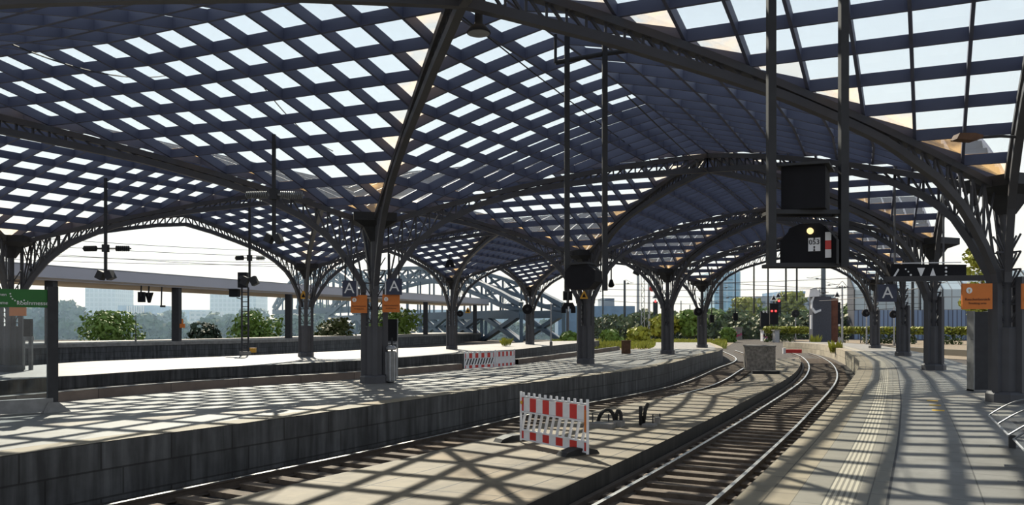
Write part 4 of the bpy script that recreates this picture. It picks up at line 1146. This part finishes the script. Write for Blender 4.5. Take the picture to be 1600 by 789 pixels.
for px, yt, w_, Y, lab in ((108, 472, 66, 330, 'hazy blue-green tree beside the green banner post'), (222, 490, 62, 300, 'hazy tree behind the loose-branched tree'), (268, 486, 60, 380, 'hazy tree in front of the long low roofs'),
                           (345, 490, 60, 340, 'hazy tree behind the dark rounded bush'), (395, 484, 64, 360, 'hazy tree at the foot of the broad high-rise'), (448, 488, 50, 330, 'hazy tree beside the canopy post next to the mast'),
                           (55, 480, 70, 350, 'hazy tree seen through the glass screen'), (498, 474, 70, 320, 'hazy tree behind the A-sign pillar bush')):
    tree(px, yt, w_, Y, lab, M['leafd'], -6, 700, group='hazy trees across the river')
for px, yt, w_, Y, lab, m in ((1165, 466, 62, 174, 'olive green tree in front of the glazed tower', 'leafc'), (1118, 484, 56, 162, 'green bushy tree beside the platform-bend pillar', 'leafa'), (1200, 480, 50, 172, 'dark green tree behind the red-lit signal', 'leafa'),
                              (1238, 458, 60, 176, 'yellow-green tree in front of the stepped office building', 'leafc'), (1262, 486, 44, 166, 'dark tree beside the brick tower', 'leafa'), (1332, 470, 52, 160, 'green tree between the brick tower and the far A sign', 'leafa'),
                              (1078, 486, 56, 140, 'green tree between the brown-cabinet pillar and the bend', 'leafa'), (1038, 492, 52, 140, 'yellowish tree behind the brown-cabinet pillar', 'leafc'), (1530, 372, 60, 74, 'bright yellow-green tree top showing over the indicator panel', 'leafc')):
    tree(px, yt, w_, Y, lab, M[m], ZG, 1100, group='trees beyond the tracks')
for px, yt, w_, Y, lab, m in ((955, 517, 40, 118, 'low green shrub beyond the octagonal-box pillar', 'leafa'), (998, 513, 40, 118, 'low shrub by the pale masts', 'leafc'), (1138, 514, 26, 128, 'low shrub by the graffiti cabinets', 'leafa'), (890, 520, 34, 122, 'low shrub at the foot of the truss bridge', 'leafa')):
    tree(px, yt, w_, Y, lab, M[m], ZG, 700, 'shrub', 'low shrubs beyond the platforms', trunk=False)
def belt(name, label, px0, px1, y0, y1, Y, n, leaf, m, amp, z0):
    rnd = random.Random(n); mb = MB()
    for k in range(n):
        t = rnd.random(); px = px0 + (px1 - px0) * t; yy = Y + rnd.gauss(0, 3)
        top = y0 + amp * (math.sin(px * .13) + math.sin(px * .047 + 1) + .6 * math.sin(px * .31))
        zt = H + (HZ - top) * Y / F; zb = H + (HZ - y1) * Y / F
        q = Vector(((px - 800) / F * Y, yy, zb + (zt - zb) * rnd.random() ** .7))
        u = Vector((rnd.gauss(0, 1), rnd.gauss(0, 1), rnd.gauss(0, 1))).normalized(); v = u.orthogonal().normalized(); L = leaf * (.6 + .8 * rnd.random())
        mb.face([q - u * L * .5, q + v * L * .4, q + u * L * .5, q - v * L * .4])
    tag(mb.build(name, m), label, 'undergrowth', kind='stuff')
belt('treeline', 'belt of hazy trees along the far river bank', 60, 890, 504, 545, 290, 12000, 2.0, M['leafd'], 3.5, -6)
belt('undergrowth', 'belt of dark bushes behind the far tracks', 925, 1420, 493, 532, 162, 10000, 1.0, M['leafe'], 4, -1)
# weeds
def weed(p, h_, label, spread=.5, n=70):
    rnd = random.Random(int(p.x * 100)); mb = MB()
    for k in range(n):
        a = rnd.random() * 2 * PI; r = rnd.random() * spread * .4
        q = p + Vector((math.cos(a) * r, math.sin(a) * r, 0)); t = q + Vector((math.cos(a) * spread * .5 * rnd.random(), math.sin(a) * spread * .3, h_ * (.5 + .5 * rnd.random())))
        s_ = Vector((.05, .02, 0)); m_ = q.lerp(t, .6) + Vector((0, 0, h_ * .1)); mb.face([q, m_ + s_, t, m_ - s_])
    tag(mb.build('weed_tuft', M['leafc']), label, 'weed', 'weeds on the platforms')
weed(W(790, 541, 0), .85, 'bright yellow-green weed on the platform beyond the small barriers', 1.0)
weed(W(1274, 540, -.4), 1.3, 'weed growing on the pale curved platform wall nearer its far end', 1.2)
weed(W(1306, 553, -.5), 1.2, 'weed growing at the foot of the pale curved platform wall by its near end', 1.1)
rnd = random.Random(3); mb = MB()
for k in range(5200):
    Y = 88 + 45 * rnd.random(); px = 935 + 200 * rnd.random() if rnd.random() < .8 else 860 + 80 * rnd.random()
    x = (px - 800) / F * Y; q = Vector((x, Y, ZG)); a = rnd.random() * PI; h_ = .25 + .45 * rnd.random()
    if 952 < px and Y < 92: continue
    mb.face([q, q + Vector((math.cos(a) * .16, math.sin(a) * .16, h_ * .6)), q + Vector((.1 * rnd.random(), 0, h_)), q - Vector((math.cos(a) * .16, math.sin(a) * .16, -h_ * .6))])
tag(mb.build('dry_grass', M['leafc']), 'dry yellow grass growing on the ballast between the far tracks', 'grass', kind='stuff')
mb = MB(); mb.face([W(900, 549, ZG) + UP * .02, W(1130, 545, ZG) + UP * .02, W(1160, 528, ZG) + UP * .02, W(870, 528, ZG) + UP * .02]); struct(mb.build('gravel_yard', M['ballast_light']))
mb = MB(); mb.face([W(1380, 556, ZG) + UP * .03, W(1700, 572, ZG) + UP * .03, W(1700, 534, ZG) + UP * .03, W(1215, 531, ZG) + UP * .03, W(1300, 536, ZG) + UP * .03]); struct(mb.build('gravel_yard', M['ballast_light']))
mb = MB()
a, b = W(1395, 541.5, -.4), W(1640, 553, -.4); d = (b - a).normalized(); mb.bar(a - UP * .3, b - UP * .3, .9, .6); struct(mb.build('low_wall', M['walll']), 'low pale concrete edge in front of the ivy fence')

# ------------------------------------------------------------------ fence with ivy
fa, fb = Vector((41, 130, ZG)), Vector((84, 97, ZG)); fd = (fb - fa); fl = fd.length; fd.normalize()
th = thing('ivy_fence', 'long wire fence overgrown with yellow-green ivy', 'fence', fa)
for k in range(23):
    q = fa + fd * (fl * k / 22); mb = MB(); mb.box(q + UP * 1.05, (.1, .1, 2.1)); mb.build('post', M['steel_dark'], th)
mb = MB(); mb.bar(fa + UP * 2.05, fb + UP * 2.05, .06); mb.build('top_rail', M['steel_dark'], th)
for nm, m, nn_, z0, z1 in (('ivy', 'leafc', 7000, 1.45, 2.5), ('ivy', 'leafe', 5200, .1, 1.9)):
    rnd = random.Random(nn_); mb = MB()
    for k in range(nn_):
        t = rnd.random(); gap = math.sin(t * 41) + math.sin(t * 17 + 2)
        if z0 < 1 and gap < -.5: continue
        q = fa + fd * (fl * t) + Vector((rnd.gauss(0, .18), rnd.gauss(0, .18), z0 + (z1 - z0) * rnd.random()))
        u = Vector((rnd.gauss(0, 1), rnd.gauss(0, 1), rnd.gauss(0, 1))).normalized(); v = u.orthogonal().normalized(); L = .42
        mb.face([q - u * L * .5, q + v * L * .4, q + u * L * .5, q - v * L * .4])
    mb.build(nm, M[m], th)

# ------------------------------------------------------------------ masts, signals, cabinets
def mast(px, ytop, ybase, wpx, label, m='steel_dark', z=ZG, arms=(), lattice=False, name='catenary_mast'):
    b = W(px, ybase, z); Y = b.y; s = Y / F; t = D(px, ytop, Y)
    th = thing(name, label, 'mast', b, 'masts beyond the platforms')
    if lattice:
        for sx in (-1, 1):
            mb = MB(); mb.bar(b + X1 * (sx * wpx * s / 2), t + X1 * (sx * wpx * s / 2), .12); mb.build('upright', M[m], th)
        mb = MB(); n = int((t.z - b.z) / .9)
        for k in range(n):
            z0, z1 = b.z + (t.z - b.z) * k / n, b.z + (t.z - b.z) * (k + 1) / n; e = wpx * s / 2 * (1 if k % 2 else -1)
            mb.bar((b.x - e, Y, z0), (b.x + e, Y, z1), .09)
        mb.build('lattice', M[m], th)
    else:
        mb = MB(); mb.cyl(b, t, wpx * s / 2, wpx * s / 2 * .85, 10); mb.build('pole', M[m], th)
    mb = MB(); mb.box(b + UP * .2, (wpx * s * 1.8, wpx * s * 1.8, .4)); mb.build('footing', M['concrete'], th)
    for y, dx in arms:
        a = D(px, y, Y); e = D(px + dx, y - abs(dx) * .08, Y); mb = MB(); mb.bar(a, e, .09); mb.bar(a + UP * .9, a.lerp(e, .8), .05); mb.cyl(a.lerp(e, .3), a.lerp(e, .45), .14, n=8); mb.build('arm', M['steel_dark'], th)
    return th, b, t
mast(976, 438, 529, 4, 'dark plain mast with a short arm beyond the octagonal-box pillar', arms=((443, 14),))
mast(942, 450, 528, 2.6, 'thin dark mast in front of the hazy blue shed', arms=((455, -10),))
mast(997, 426, 527, 5, 'pale thick mast beside the lattice mast', 'galv')
mast(1004.5, 430, 530, 5, 'lattice mast between two pale masts', 'galv', lattice=True)
mast(1014, 438, 530, 4, 'pale mast with red disc signal near the brown-cabinet pillar', 'galv')
mast(1286.5, 405, 527, 8, 'thick dark mast in front of the brick tower', 'steel', arms=((436, -26), (446, 24), (462, -34), (470, 30)))
mast(1280.5, 452, 537, 4, 'pale slim mast in front of the dark clad tower', 'galv', arms=((458, 14), (470, 16)))
mast(1127, 440, 527, 7, 'dark mast in front of the glazed tower', 'steel', arms=((450, 20), (458, -18), (466, 26), (438, 18), (474, -20)))
mast(1316, 446, 539, 3, 'slim mast with crosshead beside the white-lit signal', 'galv', arms=((449, 10), (449, -10)))
mast(1354, 478, 541, 2.4, 'slim pole with a round black signal next to the fourth pillar', 'galv')
mast(1243, 496, 531, 2, 'slim pole with a round black signal in front of the ivy fence', 'galv')
mast(1064, 470, 528, 2, 'thin pale mast beside the brown-cabinet pillar', 'galv')
mast(1078, 476, 528, 2, 'thin pale mast close to the platform-bend pillar', 'galv')
mast(861, 474, 541, 2.4, 'slim pole with yellow plate at the end of the narrow platform', 'galv', 0)
mast(887, 462, 530, 5, 'dark mast with signal behind the two small hanging boxes', 'steel')
mast(792, 440, 525, 6, 'blue-grey lattice mast in front of the truss bridge', 'bridge', lattice=True)
mast(768, 430, 525, 4, 'slim blue-grey mast in front of the truss bridge', 'bridge')
mast(824, 455, 523, 3, 'thin mast behind the bridge-side pillar', 'bridge')
mast(1426, 440, 536, 5, 'dark plain mast between the second and third pillars', 'steel_dark')
mast(1397, 478, 540, 2, 'slim pole with a black lamp behind the far A sign', 'galv')
mast(212, 492, 536, 1.2, 'very thin pole in front of the loose-branched tree', 'steel_dark', ZF)
def disc(px, py, r, Y, label, m='black', name='round_signal', extra=None):
    c = D(px, py, Y); s = Y / F; th = thing(name, label, 'signal', c)
    mb = MB(); mb.cyl(c - Vector((0, .1, 0)), c + Vector((0, .15, 0)), r * s, n=16); mb.build('backplate', M[m], th)
    mb = MB(); mb.cyl(c - Vector((0, .3, 0)), c - Vector((0, .1, 0)), r * s * .3, n=10); mb.build('lens_hood', M['steel_dark'], th)
    return th
disc(1090.5, 487, 6.5, cp['M4'].y - .6, 'round black disc on the platform-bend pillar', name='round_signal')
disc(1243, 490, 6, 148, 'round black signal on the slim pole in front of the ivy fence')
disc(1353, 489, 6, 99, 'round black signal beside the fourth pillar from the bench')
disc(1396, 491, 6, 100, 'black lamp head behind the far A sign', name='round_signal')
disc(1019, 451, 4.5, 140, 'small red disc hanging in front of the pale mast', 'red')
disc(824, 483, 8, 70, 'black oval signal on the bridge-side pillar')
disc(719, 490, 5, 60, 'black lamp head beside the small-barrier pillar')
def signal(px, ytop, ybase, label, lights, tri=True, w_=9):
    b = W(px, ybase, ZG); Y = b.y; s = Y / F
    th = thing('light_signal', label, 'signal', b, 'light signals beyond the tracks')
    mb = MB(); mb.bar(b, D(px, ytop + 10, Y), .25); mb.build('pole', M['steel_dark'], th)
    c = D(px, (ytop + ybase) / 2 - 6, Y); hh = (ybase - ytop) * .46 * s
    mb = MB(); mb.box(c, (w_ * s, .4, hh)); mb.build('signal_head', M['black'], th)
    for dx, y, m in lights:
        q = D(px + dx, y, Y - .25); mb = MB(); mb.cyl(q, q - Vector((0, .08, 0)), 1.7 * s, n=10); mb.build('lens', M[m], th)
    if tri:
        q = D(px, ytop + 4, Y - .3); mb = MB(); mb.plate([(-5.2 * s, -4.5 * s), (5.2 * s, -4.5 * s), (0, 5 * s)], q, X1, UP, .1); t_ = mb.build('triangle_sign', M['white'], th)
        mb = MB(); mb.plate([(-3.4 * s, -3.5 * s), (3.4 * s, -3.5 * s), (0, 2.8 * s)], q - Vector((0, .02, 0)), X1, UP, .02); mb.build('mark', M['black'], t_)
    mb = MB()
    for k in range(3): mb.bar(D(px - w_ * .6, ybase - 22 + k * 6, Y), D(px + w_ * .6, ybase - 22 + k * 6, Y), .12)
    mb.build('ladder_lattice', M['steel_dark'], th)
    mb = MB(); mb.box(b + UP * .5, (.8, .8, 1.0)); mb.build('base_box', M['galv'], th)
signal(1209, 461, 532, 'light signal with two red lamps lit and white triangle on top', ((-3, 486, 'red_on'), (3, 486, 'red_on')), True, 13)
signal(1216, 457, 529, 'taller light signal standing just behind the red-lit one', ((1, 470, 'red_on'),), True, 8)
signal(1308, 456, 538, 'dark light signal with triangle in front of the brick tower', ((-2, 500, 'white'), (3, 508, 'white'), (-1, 516, 'white')))
signal(1024, 458, 529, 'light signal with a red lamp beside the brown-cabinet pillar', ((0, 471, 'red_on'),), True, 7)
signal(1195, 478, 531, 'short dark double-headed signal next to the red-lit one', ((-2, 487, 'white'), (3, 487, 'white')), False, 14)
def cabinet(px0, px1, ytop, ybase, label, paint=None, m='concrete'):
    b = W((px0 + px1) / 2, ybase, ZG); s = b.y / F
    th = thing('relay_cabinet', label, 'cabinet', b, 'cabinets by the far tracks')
    mb = MB(); mb.box(b + UP * ((ybase - ytop) * s / 2), ((px1 - px0) * s, 1.2, (ybase - ytop) * s)); mb.build('body', M[m], th)
    mb = MB(); mb.box(b + UP * ((ybase - ytop) * s), ((px1 - px0) * s + .3, 1.5, .14)); mb.build('lid', M['concrete'], th)
    if paint:
        rnd = random.Random(int(px0)); mb = MB()
        for k in range(9):
            x = (rnd.random() - .5) * (px1 - px0) * s * .7; z = (.25 + .5 * rnd.random()) * (ybase - ytop) * s
            pts = [b + Vector((x + .25 * j + .1 * rnd.random(), -.615, z + .35 * rnd.random() * (1 if j % 2 else -1))) for j in range(-2, 3)]
            for p, q in zip(pts, pts[1:]): mb.bar(p, q, .02, .14)
        mb.build('graffiti_lettering', M[paint], th)
cabinet(1130, 1158, 512, 531, 'wide pale cabinet with purple and black graffiti scrawl', 'pinkpaint')
cabinet(1172, 1187, 510, 529, 'pale upright cabinet with a grey door')
cabinet(1190, 1206, 516, 533, 'small pale cabinet with a bright pink graffiti scrawl', 'pinkpaint', 'white')
cabinet(1209, 1216, 516, 535, 'narrow grey cabinet at the foot of the red-lit signal', None, 'galv')
cabinet(718, 735, 490, 522, 'grey concrete stair enclosure at the end of the pale canopy', None)

# ------------------------------------------------------------------ overhead wires
def wire(p, q, sag, label, r=.018):
    p, q = Vector(p), Vector(q); mb = MB()
    mb.tube([p.lerp(q, k / 14) - UP * (sag * 4 * (k / 14) * (1 - k / 14)) for k in range(15)], r, 5)
    tag(mb.build('overhead_wire', M['steel_dark']), label, 'wire', 'overhead wires on the open side' if p.x < 0 else 'overhead wires beyond the end arch')
for k, (y0, y1, Y0, Y1) in enumerate(((362, 395, 44, 62), (375, 402, 46, 64), (392, 410, 50, 66), (402, 412, 52, 66), (386, 420, 48, 70))):
    wire(D(-60, y0, Y0), D(560, y1, Y1), .25, 'thin overhead wire crossing the bright opening above the pale canopy')
for k, (x0, y0, x1, y1, Y0, Y1) in enumerate(((930, 444, 1420, 430, 110, 90), (930, 452, 1420, 446, 110, 90), (940, 462, 1430, 458, 120, 95), (1100, 440, 1440, 452, 105, 110), (1100, 470, 1440, 474, 110, 110), (1120, 486, 1440, 480, 120, 110), (1280, 470, 1480, 440, 90, 60), (930, 468, 1130, 474, 120, 110))):
    wire(D(x0, y0, Y0), D(x1, y1, Y1), .3, 'thin overhead wire across the bright end of the train shed', .03)
for p, q in ((D(640, -40, 13), D(1110, 310, 44)), (D(980, 150, 16), D(1190, 330, 46)), (D(20, 70, 14), D(260, 118, 24)), (D(400, 120, 20), D(520, 236, 25))):
    mb = MB(); mb.tube([p.lerp(q, k / 12) - UP * (.25 * 4 * (k / 12) * (1 - k / 12)) for k in range(13)], .016, 5)
    tag(mb.build('roof_cable', M['steel_dark']), 'thin black cable strung below the glass roof vaults', 'cable', 'cables under the roof')
for px, Y in ((1178, 66), (1200, 66), (1228, 60), (1245, 60)):
    a = D(px, 402, Y); mb = MB(); mb.bar(D(px, 490 if px < 1220 else 470, Y), Vector((a.x, a.y, 7.0)), .1)
    tag(mb.build('hanger_rod', M['steel_dark']), 'thin dark rod hanging below the end arch', 'rod', 'rods below the end arch')

# haze over the river and the far bank
mb = MB(); mb.box((-60, 620, 45), (1500, 950, 120)); hz = mb.build('river_haze', M['glass'])
hm = bpy.data.materials.new('haze'); hm.use_nodes = True; n_ = hm.node_tree; n_.nodes.clear()
out = n_.nodes.new('ShaderNodeOutputMaterial'); vs_ = n_.nodes.new('ShaderNodeVolumeScatter')
vs_.inputs['Color'].default_value = (.46, .70, 1, 1); vs_.inputs['Density'].default_value = .0013; vs_.inputs['Anisotropy'].default_value = .3
n_.links.new(vs_.outputs[0], out.inputs['Volume']); hz.data.materials[0] = hm
tag(hz, 'bluish morning haze hanging over the river and far bank', 'haze', kind='stuff')
# ------------------------------------------------------------------ light, sky, camera
SUN_AZ, SUN_EL = -17.0, 41.0
su = bpy.data.lights.new('sun', 'SUN'); su.energy = 9.5; su.angle = math.radians(.6); su.color = (1.0, .91, .76)
so = bpy.data.objects.new('sun', su); COL.objects.link(so)
az, el = math.radians(SUN_AZ), math.radians(SUN_EL)
sd = Vector((math.sin(az) * math.cos(el), math.cos(az) * math.cos(el), math.sin(el)))
so.rotation_euler = sd.to_track_quat('Z', 'Y').to_euler(); so.location = sd * 200
w = bpy.data.worlds.new('sky'); SC.world = w; w.use_nodes = True
nt = w.node_tree; bg = nt.nodes['Background']
tc = nt.nodes.new('ShaderNodeTexCoord'); sp = nt.nodes.new('ShaderNodeSeparateXYZ'); nt.links.new(tc.outputs['Generated'], sp.inputs[0])
rp = nt.nodes.new('ShaderNodeValToRGB'); e = rp.color_ramp.elements
e[0].position = 0.0; e[0].color = (.93, .91, .87, 1)
e[1].position = .55; e[1].color = (.30, .37, .48, 1)
x = e.new(.12); x.color = (.88, .91, .93, 1)
x = e.new(.34); x.color = (.72, .80, .89, 1)
nt.links.new(sp.outputs['Z'], rp.inputs['Fac']); nt.links.new(rp.outputs['Color'], bg.inputs['Color'])
bg.inputs['Strength'].default_value = 1.0
cam = bpy.data.cameras.new('camera'); co = bpy.data.objects.new('camera', cam); COL.objects.link(co)
co.location = (0, 0, H); co.rotation_euler = (PI / 2, 0, 0)
cam.sensor_width = 36; cam.lens = 36 * F / 1600; cam.shift_y = (HZ - 394.5) / 1600; cam.clip_end = 3000
SC.camera = co
vs = SC.view_settings; vs.view_transform = 'Standard'; vs.look = 'None'; vs.gamma = 1; vs.use_curve_mapping = False; vs.exposure = 0.0
SC.cycles.transparent_max_bounces = 24; SC.cycles.max_bounces = 6
SC.cycles.use_denoising = True
